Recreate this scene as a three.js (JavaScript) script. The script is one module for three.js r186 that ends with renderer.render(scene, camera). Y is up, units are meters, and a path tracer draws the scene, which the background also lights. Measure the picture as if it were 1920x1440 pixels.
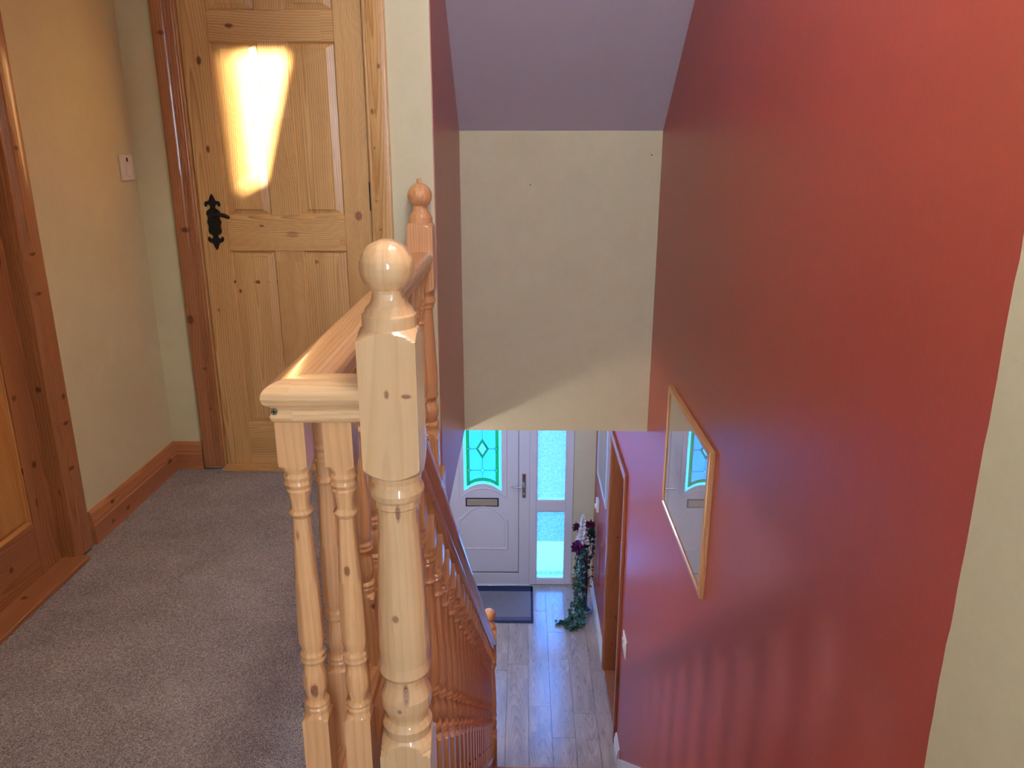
import * as THREE from 'three';
import { RoundedBoxGeometry } from 'three/addons/geometries/RoundedBoxGeometry.js';
import { mergeGeometries, toCreasedNormals } from 'three/addons/utils/BufferGeometryUtils.js';

// ------------------------------------------------------------------ camera, sky, sun, exposure
const scene = new THREE.Scene();
const camera = new THREE.PerspectiveCamera(2 * Math.atan(720 / 1465.05) * 180 / Math.PI, 1920 / 1440, 0.05, 200);
camera.position.set(0, 1.2133, 0);
camera.rotation.order = 'YXZ';
camera.rotation.set(-0.29386, 0.01468, 0);
scene.add(camera);
const renderer = new THREE.WebGLRenderer({ antialias: true });
renderer.toneMapping = THREE.LinearToneMapping;
renderer.toneMappingExposure = 1.0;
renderer.shadowMap.enabled = true;
renderer.shadowMap.type = THREE.PCFSoftShadowMap;

{ // clear daylight sky, paler towards the horizon
  const w = 128, h = 64, d = new Float32Array(w * h * 4), K = 7.5;
  for (let j = 0; j < h; j++) {
    const el = ((j + 0.5) / h - 0.5) * Math.PI, t = Math.max(0, Math.sin(el)) ** 0.55;
    for (let i = 0; i < w; i++) {
      const k = (j * w + i) * 4;
      d[k] = K * (0.9 + (0.36 - 0.9) * t); d[k + 1] = K * (1.3 + (1.05 - 1.3) * t); d[k + 2] = K * (1.65 + (1.9 - 1.65) * t); d[k + 3] = 1;
    }
  }
  const sky = new THREE.DataTexture(d, w, h, THREE.RGBAFormat, THREE.FloatType);
  sky.mapping = THREE.EquirectangularReflectionMapping;
  sky.magFilter = sky.minFilter = THREE.LinearFilter; sky.needsUpdate = true;
  scene.background = sky;
}
const sun = new THREE.DirectionalLight(new THREE.Color().setRGB(1, 0.88, 0.66), 245);
sun.position.set(0.28 * 8, 1.4 + 0.139 * 8, 8 * 1.0); // low sun behind the viewer, through the landing window
sun.target.position.set(0, 1.4, 0);
sun.castShadow = true; sun.shadow.mapSize.set(2048, 2048); sun.shadow.radius = 1.4;
Object.assign(sun.shadow.camera, { left: -9, right: 9, top: 9, bottom: -9, near: 0.1, far: 40 });
scene.add(sun, sun.target);

// ------------------------------------------------------------------ small tools
let seed = 7;
const rnd = () => { seed = (seed * 1664525 + 1013904223) >>> 0; return seed / 4294967296; };
const rr = (a, b) => a + (b - a) * rnd();
const hash = (x, y, s) => { let h = Math.imul(x | 0, 374761393) ^ Math.imul(y | 0, 668265263) ^ Math.imul(s | 0, 1442695041); h = Math.imul(h ^ (h >>> 13), 1274126177); return ((h ^ (h >>> 16)) >>> 0) / 4294967296; };
function noise(x, y, s) {
  const i = Math.floor(x), j = Math.floor(y), f = x - i, g = y - j, u = f * f * (3 - 2 * f), v = g * g * (3 - 2 * g);
  const a = hash(i, j, s), b = hash(i + 1, j, s), c = hash(i, j + 1, s), e = hash(i + 1, j + 1, s);
  return a + (b - a) * u + (c - a) * v + (a - b - c + e) * u * v;
}
const used = {};
function numbered(n) { if (!(n in used)) { used[n] = 0; return n; } used[n]++; return n + '_' + String(used[n]).padStart(3, '0'); }
function shade(o) { o.traverse((m) => { if (m.isMesh) { m.castShadow = true; m.receiveShadow = true; } }); return o; }
function mesh(name, geos, mat, parent) {
  const list = (Array.isArray(geos) ? geos : [geos]).map((g) => { const t = g.index ? g.toNonIndexed() : g; for (const k of Object.keys(t.attributes)) if (!['position', 'normal', 'uv'].includes(k)) t.deleteAttribute(k); return t; });
  const m = new THREE.Mesh(list.length > 1 ? mergeGeometries(list) : list[0], mat);
  m.name = parent ? name : numbered(name);
  m.castShadow = m.receiveShadow = true;
  (parent || scene).add(m);
  return m;
}
function struct(name, geos, mat) { const m = mesh(name, geos, mat); m.userData.kind = 'structure'; return m; }
function structGroup(name) { const g = new THREE.Group(); g.name = numbered(name); g.userData.kind = 'structure'; scene.add(g); return g; }
function thing(name, label, category, [x, y, Z], group) {
  const g = new THREE.Group(); g.name = numbered(name); g.position.set(x, y, -Z);
  g.userData = { label, category }; if (group) g.userData.group = group;
  scene.add(g); return g;
}
// uv in metres from the dominant axis of each face, grain along axis g
function boxUV(geo, g = 'y', ou = 0, ov = 0) {
  const t = geo.index ? geo.toNonIndexed() : geo, p = t.attributes.position, n = p.count, uv = new Float32Array(n * 2);
  const gi = 'xyz'.indexOf(g), A = new THREE.Vector3(), B = new THREE.Vector3(), C = new THREE.Vector3();
  for (let i = 0; i < n; i += 3) {
    A.fromBufferAttribute(p, i); B.fromBufferAttribute(p, i + 1); C.fromBufferAttribute(p, i + 2);
    const m = B.clone().sub(A).cross(C.clone().sub(A)), a = [Math.abs(m.x), Math.abs(m.y), Math.abs(m.z)];
    let d = a.indexOf(Math.max(...a));
    let al = gi, ac = [0, 1, 2].find((k) => k !== d && k !== gi);
    if (d === gi) { [al, ac] = [0, 1, 2].filter((k) => k !== gi); }
    for (let k = 0; k < 3; k++) { const q = [A, B, C][k]; uv[(i + k) * 2] = q.getComponent(ac) + ou; uv[(i + k) * 2 + 1] = q.getComponent(al) + ov; }
  }
  t.setAttribute('uv', new THREE.BufferAttribute(uv, 2));
  return t;
}
// box by limits (x, y, forward distance), in scene axes
function bx(x0, x1, y0, y1, Z0, Z1, r = 0, grain = 'y', ou = 0, ov = 0) {
  const w = x1 - x0, h = y1 - y0, d = Z1 - Z0;
  const g = r > 0 ? new RoundedBoxGeometry(w, h, d, 2, Math.min(r, w / 2.01, h / 2.01, d / 2.01)) : new THREE.BoxGeometry(w, h, d);
  g.translate((x0 + x1) / 2, (y0 + y1) / 2, -(Z0 + Z1) / 2);
  return boxUV(g, grain, ou, ov);
}
// prism: outline in (Z, y), between x0 and x1
function prismX(pts, x0, x1, grain = 'y') {
  const g = new THREE.ExtrudeGeometry(new THREE.Shape(pts.map(([Z, y]) => new THREE.Vector2(Z, y))), { depth: x1 - x0, bevelEnabled: false });
  g.rotateY(Math.PI / 2); // the outline's x becomes -z, its depth +x
  g.translate(x0, 0, 0);
  return boxUV(g, grain);
}
// ------------------------------------------------------------------ textures
function dataTex(w, h, fn, srgb = true) {
  const d = new Uint8Array(w * h * 4);
  for (let j = 0; j < h; j++) for (let i = 0; i < w; i++) { const c = fn(i, j), k = (j * w + i) * 4; d[k] = c[0]; d[k + 1] = c[1]; d[k + 2] = c[2]; d[k + 3] = 255; }
  const t = new THREE.DataTexture(d, w, h, THREE.RGBAFormat);
  t.wrapS = t.wrapT = THREE.RepeatWrapping; t.magFilter = THREE.LinearFilter; t.minFilter = THREE.LinearMipmapLinearFilter; t.generateMipmaps = true;
  if (srgb) t.colorSpace = THREE.SRGBColorSpace; t.needsUpdate = true; return t;
}
const TONES = {
  door: [[216, 172, 112], [152, 100, 52]],
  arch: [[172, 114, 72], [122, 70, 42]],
  base: [[192, 128, 84], [142, 84, 50]],
  newel: [[232, 186, 134], [196, 138, 84]],
  spindle: [[230, 172, 116], [180, 118, 70]],
  rail: [[212, 160, 108], [164, 108, 64]],
  hall: [[170, 106, 68], [128, 72, 42]],
};
// pine: cathedral growth rings, fibres and knots; w, h in metres, knots [x, y, rx, ry, darkness]
function pineTex(tone, w, h, ppm, s, knots = [], o = {}) {
  const [L, D] = TONES[tone], W = Math.round(w * ppm), H = Math.round(h * ppm), sp = o.spacing || 0.0085, slope = o.slope ?? 0.035;
  const cx = o.cx ?? w * (0.2 + 0.6 * hash(s, 1, 9)), y0 = o.y0 ?? h * hash(s, 2, 9), amp = o.contrast ?? 0.8;
  return dataTex(W, H, (i, j) => {
    let x = (i + 0.5) / ppm, y = (j + 0.5) / ppm, kd = 0, kr = 0, kx = x;
    for (const [a, b, rx, ry, dk = 1] of knots) {
      const dx = (x - a) / rx, dy = (y - b) / ry, e = Math.sqrt(dx * dx + dy * dy);
      const pull = Math.exp(-(dx * dx) / 9 - (dy * dy) / 12);
      kx += pull * rx * 1.5 * Math.sign(dx || 1) * Math.min(1, Math.abs(dx) * 0.7) * -0.55;
      if (e < 1.0) { kd = Math.max(kd, dk * (0.72 + 0.28 * Math.sin(e * 14 + s))); } else if (e < 1.55) kr = Math.max(kr, dk * (1.55 - e) / 0.55 * 0.55);
    }
    const wob = (noise(y * 2.1, kx * 3, s) - 0.5) * 0.03 + (noise(y * 9, kx * 10, s + 3) - 0.5) * 0.006;
    const dd = Math.sqrt((kx - cx + wob) ** 2 + (slope * (y - y0)) ** 2 + 1e-6);
    const ph = dd / sp + noise(kx * 14, y * 0.8, s + 5) * 0.9, f = ph - Math.floor(ph);
    let v = Math.pow(f, 2.4) * (1 - Math.max(0, (f - 0.9) / 0.1)) * (0.55 + 0.6 * noise(ph * 0.7, y * 0.5, s + 8));
    v = v * amp + (noise(x * 900, y * 22, s + 1) - 0.5) * 0.12 + (noise(x * 28, y * 3, s + 2) - 0.5) * 0.24;
    v = Math.min(1, Math.max(-0.2, v));
    const c = [0, 1, 2].map((k) => L[k] + (D[k] - L[k]) * v);
    if (kr > 0) for (let k = 0; k < 3; k++) c[k] += ([150, 84, 42][k] - c[k]) * kr;
    if (kd > 0) for (let k = 0; k < 3; k++) c[k] += ([74, 36, 20][k] - c[k]) * Math.min(1, kd);
    return c.map((q) => Math.min(255, Math.max(0, q)));
  });
}
function pine(tone, w, h, ppm, s, knots, o = {}) {
  const t = pineTex(tone, w, h, ppm, s, knots, o); t.repeat.set(1 / w, 1 / h);
  return new THREE.MeshPhysicalMaterial({ map: t, roughness: o.rough ?? 0.32, specularIntensity: o.spec ?? 0.8, clearcoat: o.coat ?? 0, clearcoatRoughness: 0.05 });
}
function plaster(r, g, b, s, rough = 0.6, amp = 0.025) {
  const N = 256;
  const t = dataTex(N, N, (i, j) => {
    const tile = (q) => q; const n = 1 + amp * ((noise(tile(i) / 40, j / 40, s) - 0.5) + (noise(i / 9, j / 9, s + 1) - 0.5) * 0.6 + (noise(i / 2, j / 2, s + 2) - 0.5) * 0.5);
    return [r * n, g * n, b * n].map((q) => Math.min(255, q));
  });
  t.repeat.set(1 / 1.3, 1 / 1.3); t.wrapS = t.wrapT = THREE.MirroredRepeatWrapping;
  const bt = dataTex(N, N, (i, j) => { const q = 128 + 60 * (noise(i / 3, j / 3, s + 5) - 0.5) + 50 * (noise(i / 8, j / 8, s + 6) - 0.5); return [q, q, q]; }, false);
  bt.repeat.set(1 / 0.35, 1 / 0.35); bt.wrapS = bt.wrapT = THREE.MirroredRepeatWrapping;
  return new THREE.MeshPhysicalMaterial({ map: t, bumpMap: bt, bumpScale: 0.0006, roughness: rough, specularIntensity: rough < 0.5 ? 1 : 0.6 });
}
const cream = plaster(222, 214, 176, 11, 0.7);
const red = plaster(170, 74, 60, 21, 0.36);
const brownred = plaster(172, 106, 90, 25, 0.34);
const white = plaster(200, 194, 204, 31, 0.75, 0.015);
const whitePaint = new THREE.MeshPhysicalMaterial({ color: 0xe9e6e0, roughness: 0.35 });
const upvc = new THREE.MeshPhysicalMaterial({ color: 0xe6e4e6, roughness: 0.28 });
const gasket = new THREE.MeshStandardMaterial({ color: 0x1c1c22, roughness: 0.6 });
const ironBlack = new THREE.MeshPhysicalMaterial({ color: 0x0c0d0c, roughness: 0.42, metalness: 0.2 });
const steel = new THREE.MeshPhysicalMaterial({ color: 0xb8b6b2, roughness: 0.22, metalness: 0.95 });
const brass = new THREE.MeshPhysicalMaterial({ color: 0xcac0a8, roughness: 0.42, metalness: 0.6 });
const plastic = new THREE.MeshPhysicalMaterial({ color: 0xf0ebe2, roughness: 0.3 });
const slabMat = new THREE.MeshStandardMaterial({ color: 0x8f8a84, roughness: 0.9 });

// ------------------------------------------------------------------ key measures (metres; landing floor y = 0)
const XL = -1.3722, XS = -0.3144, XR = 0.6714, ZD = 2.8465, ZB = 3.9759, YT = 1.2913, YB = -0.2528, YG = -2.85, ZF = 6.684, ZP = 1.0728, CEIL = 2.1, TOP = 2.8, NXW = -0.17;
const SL = 0.8327, ZC = ZB - (TOP - YT) / SL; // sloped ceiling meets the flat one at ZC

// ------------------------------------------------------------------ large structure
struct('floor_landing', [bx(XL, XR, YB, -0.02, -1.9, 0.97), bx(XL - 0.12, XS - 0.004, YB, -0.02, 0.97, ZD + 0.4), bx(XS, NXW, YB, -0.02, 0.97, 1.19)], slabMat);
struct('ceiling', [bx(XL - 0.1, XS - 0.004, CEIL, TOP + 0.1, -2.0, ZD + 0.1)], white);  // unseen; set low so its edge keeps lamp light off the left side
struct('ceiling_well', bx(XS - 0.004, XR + 0.14, TOP, TOP + 0.1, -2.0, ZC), white);  // unseen; raised so the added lamp sits above the landing ceiling edge
struct('ceiling_slope', prismX([[ZC, TOP], [ZB + 0.1, YT - 0.1 * SL], [ZB + 0.1, YT + 0.1], [ZC, TOP + 0.16]], XS - 0.1, XR + 0.14), white);
struct('wall_left', [bx(XL - 0.12, XL, 0, CEIL, -1.9, 1.30), bx(XL - 0.12, XL, 2.03, CEIL, 1.30, 2.14), bx(XL - 0.12, XL, 0, CEIL, 2.14, ZD + 0.1)], cream);
struct('wall_end', [bx(XL, -1.19, 0, CEIL, ZD, ZD + 0.1), bx(-1.19, -0.53, 2.01, CEIL, ZD, ZD + 0.1), bx(-0.53, XS - 0.004, YB, CEIL, ZD, ZD + 0.1)], cream);
struct('wall_back', [bx(XL - 0.1, -0.15, YB, TOP, -2.0, -1.9), bx(0.62, XR + 0.14, YB, TOP, -2.0, -1.9), bx(-0.15, 0.62, YB, 0.95, -2.0, -1.9), bx(-0.15, 0.62, 2.2, TOP, -2.0, -1.9)], cream);
struct('added_wall_return', bx(XL, -0.38, 0, CEIL, 0.3, 0.4, 0.004), cream);  // added out of view to keep window light off the left side
struct('wall_stairwell', prismX([[ZD, YB], [ZB + 0.1, YB], [ZB + 0.1, YT], [ZD, YT + SL * (ZB - ZD) + 0.06]], XS - 0.004, XS), brownred);
struct('wall_stairwell_core', prismX([[ZD + 0.1, YB], [ZB + 0.1, YB], [ZB + 0.1, YT], [ZD + 0.1, YT + SL * (ZB - ZD - 0.1)]], XS - 0.1, XS - 0.004), cream);
const bulk = struct('wall_bulkhead', bx(XS, XR, YB, YT + 0.1, ZB, ZB + 0.1), cream);
// the right wall: red up to a brushed, slightly wandering edge, cream beyond it
const edge = []; for (let k = 0; k <= 90; k++) { const y = YB + (TOP - YB) * k / 90; edge.push([ZP + 0.004 * (noise(k * 0.9, 2, 3) - 0.5) + 0.003 * (noise(k * 0.21, 5, 3) - 0.5), y]); }
struct('wall_right', [prismX([...edge, [ZB + 0.1, TOP], [ZB + 0.1, YB]], XR, XR + 0.14),
  bx(XR, XR + 0.14, YG, YB, 0.5, 4.65), bx(XR, XR + 0.14, YG + 2.03, YB, 4.65, 5.43), bx(XR, XR + 0.14, YG, YB, 5.43, ZF + 0.3)], red);
struct('wall_right_cream', prismX([...edge.slice().reverse(), [-2.0, YB], [-2.0, TOP]], XR, XR + 0.14), cream);
// ground floor
struct('ceiling_hall', [bx(XL - 0.1, XR + 0.14, YB, YB + 0.1, ZB + 0.1, ZF + 0.3), bx(XL - 0.1, XS - 0.1, YB, YB + 0.1, ZD + 0.1, ZB + 0.1), bx(XL - 0.1, XL, YB, YB + 0.1, 0.5, ZD + 0.1)], white);
struct('wall_hall_left', bx(XL - 0.1, XL, YG, YB, 0.5, ZF + 0.3), cream);
struct('wall_hall_back', bx(XL - 0.1, XR + 0.14, YG, YB, 0.4, 0.5), cream);
struct('wall_front', [bx(XL - 0.1, -0.90, YG, YB, ZF, ZF + 0.3), bx(0.474, XR, YG, YB, ZF, ZF + 0.3), bx(-0.90, 0.474, YG + 2.22, YB, ZF, ZF + 0.3)], cream);
struct('ground', bx(-40, 40, -3.4, -3.05, -40, 60), new THREE.MeshStandardMaterial({ color: 0x3c4248, roughness: 0.95 }));
struct('porch_step', bx(-1.2, 1.0, -3.05, -2.87, ZF + 0.3, 7.62, 0.01), new THREE.MeshStandardMaterial({ color: 0xf2efe8, roughness: 0.9 }));
struct('floor_slab', bx(XL - 0.1, XR + 0.14, -3.05, YG - 0.012, 0.4, ZF + 0.3), slabMat);

// carpet of the landing
{
  const N = 1024, S = 1.0; // metres across
  const map = dataTex(N, N, (i, j) => {
    const n = hash(i, j, 5) * 0.5 + noise(i / 2.2, j / 2.2, 6) * 0.5, m = noise(i / 60, j / 60, 7), k = noise(i / 190, j / 130, 8);
    const f = 0.5 + 0.86 * n + 0.07 * (m - 0.5) + 0.07 * (k - 0.5); return [176 * f, 163 * f, 158 * f].map((q) => Math.min(255, q));
  });
  const bmp = dataTex(512, 512, (i, j) => { const q = 255 * (0.5 * hash(i, j, 15) + 0.5 * noise(i / 2, j / 2, 16)); return [q, q, q]; }, false);
  bmp.repeat.set(1 / 0.5, 1 / 0.5);
  const carpet = new THREE.MeshPhysicalMaterial({ map, bumpMap: bmp, bumpScale: 0.006, roughness: 0.95, sheen: 0.35, sheenRoughness: 0.6, sheenColor: new THREE.Color(0.5, 0.45, 0.42), specularIntensity: 0.15 });
  const c = mesh('carpet', [bx(XL, XR, -0.02, 0, -1.9, 0.98, 0, 'z'), bx(XL, -0.33, -0.02, 0, 0.98, ZD, 0, 'z'), bx(-0.33, NXW, -0.02, 0, 0.98, 1.15, 0, 'z')], carpet);
  c.userData = { kind: 'structure' };
}

// ------------------------------------------------------------------ hall floor of laminate planks
{
  const oak = [0, 1, 2, 3, 4].map((s) => {
    const t = dataTex(128, 768, (i, j) => {
      const x = i / 128 * 0.165, y = j / 768 * 1.28, cx = 0.165 * (0.15 + 0.7 * hash(s, 3, 40)), y0 = 1.28 * hash(s, 4, 41);
      const wob = (noise(y * 4, x * 5, s + 60) - 0.5) * 0.05;
      const d = Math.sqrt((x - cx + wob) ** 2 + (0.09 * (y - y0)) ** 2), ph = d / 0.011, f = ph - Math.floor(ph);
      const v = 0.13 * f * f + 0.12 * (noise(x * 500, y * 14, s + 61) - 0.5) + 0.16 * (noise(x * 22, y * 4, s + 62) - 0.5), k = Math.max(0, noise(x * 60, y * 24, s + 63) - 0.8) * 0.8;
      const q = 1 - v - k; return [186 * q, 166 * q, 150 * q].map((e) => Math.min(255, Math.max(0, e)));
    });
    t.repeat.set(1 / 0.165, 1 / 1.28);
    return new THREE.MeshPhysicalMaterial({ map: t, roughness: 0.26, specularIntensity: 1, clearcoat: 1, clearcoatRoughness: 0.2 });
  });
  const fl = structGroup('floor');
  const W = 0.168, L = 1.28; let n = 0;
  for (let k = -9; k < 5; k++) {
    const xa = Math.max(XL, 0.053 + W * k), xb = Math.min(XR, 0.053 + W * (k + 1)); if (xb - xa < 0.01) continue;
    const off = [4.972, 4.645, 4.90, 5.4, 4.2][((k % 5) + 5) % 5] + 0.0;
    let Z = off - L * Math.ceil((off - 0.5) / L);
    for (; Z < ZF + 0.04; Z += L) {
      const a = Math.max(0.5, Z), b = Math.min(ZF + 0.04, Z + L); if (b - a < 0.02) continue;
      mesh(numbered('plank'), bx(xa + 0.0012, xb - 0.0012, YG - 0.012, YG + 0.0007 * hash(n, 7, 1), a + 0.0012, b - 0.0012, 0, 'z', hash(n, 1, 2), hash(n, 2, 2)), oak[n % 5], fl); n++;
    }
  }
}

// ------------------------------------------------------------------ panelled pine doors
const stileMats = [
  pine('door', 0.1, 1.99, 620, 101, [[0.056, 1.486, 0.007, 0.012], [0.055, 1.196, 0.005, 0.011], [0.03, 0.62, 0.004, 0.006, 0.5]], { cx: 0.02, slope: 0.03, y0: 0.7 }),
  pine('door', 0.1, 1.99, 620, 102, [[0.05, 0.966, 0.011, 0.014, 0.75], [0.02, 0.35, 0.006, 0.006]], { cx: -0.05, slope: 0.012, spacing: 0.006 }),
];
const railMats = [
  pine('door', 0.25, 0.5, 620, 111, [[0.1, 0.3, 0.012, 0.022, 0.5]], { slope: 0.05 }),
  pine('door', 0.25, 0.5, 620, 112, [[0.09, 0.22, 0.003, 0.008], [0.06, 0.33, 0.010, 0.02, 0.35]], { cx: 0.12, slope: 0.06, spacing: 0.007 }),
  pine('door', 0.25, 0.5, 620, 113, [[0.1, 0.19, 0.006, 0.012]], { cx: -0.06, slope: 0.04 }),
];
const panelMats = [
  pine('door', 0.2, 0.8, 620, 121, [[0.1, 0.555, 0.008, 0.005], [0.03, 0.52, 0.004, 0.007]], { cx: 0.09, slope: 0.03, y0: 0.6 }),
  pine('door', 0.2, 0.8, 620, 122, [[0.06, 0.63, 0.006, 0.006, 0.7]], { cx: 0.13, slope: 0.02, y0: 0.1 }),
  pine('door', 0.2, 0.8, 620, 123, [[0.14, 0.36, 0.006, 0.008, 0.6]], { cx: -0.02, slope: 0.016, spacing: 0.007 }),
  pine('door', 0.2, 0.8, 620, 124, [], { cx: 0.05, slope: 0.02, y0: 0.75 }),
];
const archMat = (s, knots, o) => pine('arch', 0.12, 2.2, 520, s, knots, { coat: 0.3, rough: 0.28, ...o });
function panelGeo(x0, x1, y0, y1, bevX, bevY) {
  const z0 = -0.013, z1 = -0.004, lip = 0.006, P = [], I = [];
  const ring = (dx, dy, z) => P.push([x0 + dx, y0 + dy, z], [x1 - dx, y0 + dy, z], [x1 - dx, y1 - dy, z], [x0 + dx, y1 - dy, z]);
  ring(-0.004, -0.004, -0.0005); ring(lip, lip, z0); ring(bevX, bevY, z1 - 0.003); ring(bevX + 0.002, bevY + 0.002, z1);
  for (let r = 0; r < 3; r++) for (let k = 0; k < 4; k++) { const a = r * 4 + k, b = r * 4 + (k + 1) % 4; I.push(a, b, b + 4, a, b + 4, a + 4); }
  I.push(12, 13, 14, 12, 14, 15);
  const g = new THREE.BufferGeometry();
  g.setAttribute('position', new THREE.Float32BufferAttribute(P.flat(), 3)); g.setIndex(I);
  const t = g.toNonIndexed(); t.computeVertexNormals(); return t;
}
const lbx = (x0, x1, y0, y1, z0, z1, r, grain, ou, ov) => bx(x0, x1, y0, y1, -z1, -z0, r, grain, ou, ov);
function doorLeaf(g, w, sm, rm, pm, H = 1.98) {
  const sw = 0.096, mw = 0.1, T = -0.038, e = 0.0015;
  mesh('stile', lbx(0, sw, 0, H, T, 0, e, 'y'), sm[0], g); mesh('stile', lbx(w - sw, w, 0, H, T, 0, e, 'y', -(w - sw)), sm[1], g);
  const rails = [[0, 0.17], [0.84, 0.966], [1.545, 1.643], [1.88, H]];
  rails.forEach(([a, b], k) => mesh('rail', lbx(sw + 0.0005, w - sw - 0.0005, a, b, T, -0.0006, e, 'x', -a + (k === 1 ? 0.0 : 0.05), k === 2 ? 0.02 : 0), rm[k % rm.length], g));
  const c = w / 2; let n = 0;
  for (let k = 0; k < 3; k++) {
    const y0 = rails[k][1], y1 = rails[k + 1][0];
    mesh('muntin', lbx(c - mw / 2, c + mw / 2, y0 + 0.0005, y1 - 0.0005, T, -0.0008, e, 'y', k * 0.07, k * 0.3), pm[(k + 2) % pm.length], g);
    for (const [a, b] of [[sw, c - mw / 2], [c + mw / 2, w - sw]]) { mesh('panel', boxUV(panelGeo(a, b, y0, y1, 0.032, 0.02), 'y', -a + 0.01, -y0 + (k ? 0.05 : 0)), pm[n++ % pm.length], g); }
  }
  mesh('core', lbx(sw - 0.01, w - sw + 0.01, 0.05, H - 0.05, -0.034, -0.024), rm[0], g);
}
// fluted architrave: profile over the width, extruded upwards
function architraveGeo(w, len, flip, both = false, ou = 0) {
  const s = new THREE.Shape(), t = 0.02;
  s.moveTo(0, 0); s.lineTo(0, t * 0.55); // inner (thin) edge at 0
  s.quadraticCurveTo(0.004, t * 0.7, 0.008, t * 0.62);
  for (let k = 0; k < 4; k++) { const a = 0.010 + k * 0.0055; s.lineTo(a, t * (0.62 + k * 0.05)); s.quadraticCurveTo(a + 0.0024, t * (0.86 + k * 0.05), a + 0.0048, t * (0.66 + k * 0.05)); }
  s.lineTo(0.036, t * 0.9); s.quadraticCurveTo(w * 0.8, t * 1.06, w - 0.004, t * 0.9); s.lineTo(w, t * 0.8); s.lineTo(w, 0);
  const g = new THREE.ExtrudeGeometry(s, { depth: len, bevelEnabled: false, curveSegments: 5 });
  { const q = g.attributes.position; for (let i = 0; i < q.count; i++) { const x = q.getX(i); if (q.getZ(i) > len - 1e-5) q.setZ(i, len - w + x); else if (both && q.getZ(i) < 1e-5) q.setZ(i, w - x); } }
  g.rotateX(-Math.PI / 2); // length up, profile depth towards -z
  g.scale(1, 1, -1);
  const p = g.attributes.position, q = g.index ? g.toNonIndexed() : g;
  const a = q.attributes.position.array; for (let i = 0; i < a.length; i += 9) for (let c = 0; c < 3; c++) { const b = a[i + 3 + c]; a[i + 3 + c] = a[i + 6 + c]; a[i + 6 + c] = b; }
  if (flip) { for (let i = 0; i < a.length; i += 3) a[i] = -a[i]; for (let i = 0; i < a.length; i += 9) for (let c = 0; c < 3; c++) { const b = a[i + 3 + c]; a[i + 3 + c] = a[i + 6 + c]; a[i + 6 + c] = b; } }
  q.deleteAttribute('normal'); q.computeVertexNormals();
  return boxUV(q, 'y', ou);
}
function doorFrame(g, w, H, gap, am, jm, aw = 0.076, depth = 0.1, front = 0.012) {
  // jambs
  const j = 0.022;
  mesh('jamb', [lbx(-gap - j, -gap, 0, H + gap, -depth, front, 0.001)], jm, g);
  mesh('jamb', [lbx(w + gap, w + gap + j, 0, H + gap, -depth, front, 0.001)], jm, g);
  mesh('jamb', [lbx(-gap - j, w + gap + j, H + gap, H + gap + j, -depth, front, 0.001, 'x')], jm, g);
  const L = mesh('architrave', architraveGeo(aw, H + gap + 0.004 + aw, true), am[0], g); L.position.set(-gap - 0.003, 0, front);
  const R = mesh('architrave', architraveGeo(aw, H + gap + 0.004 + aw, false), am[1], g); R.position.set(w + gap + 0.003, 0, front);
  const T = mesh('architrave', architraveGeo(aw, w + 2 * gap + 2 * aw + 0.006, false, true), am[1], g); T.rotation.z = Math.PI / 2; T.position.set(w + gap + aw + 0.003, H + gap + 0.004, front);
}
const splineShape = (pts, closed = true) => new THREE.Shape(new THREE.CatmullRomCurve3(pts.map(([x, y]) => new THREE.Vector3(x, y, 0)), closed, 'catmullrom', 0.5).getPoints(pts.length * 5).map((v) => new THREE.Vector2(v.x, v.y)));
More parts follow.
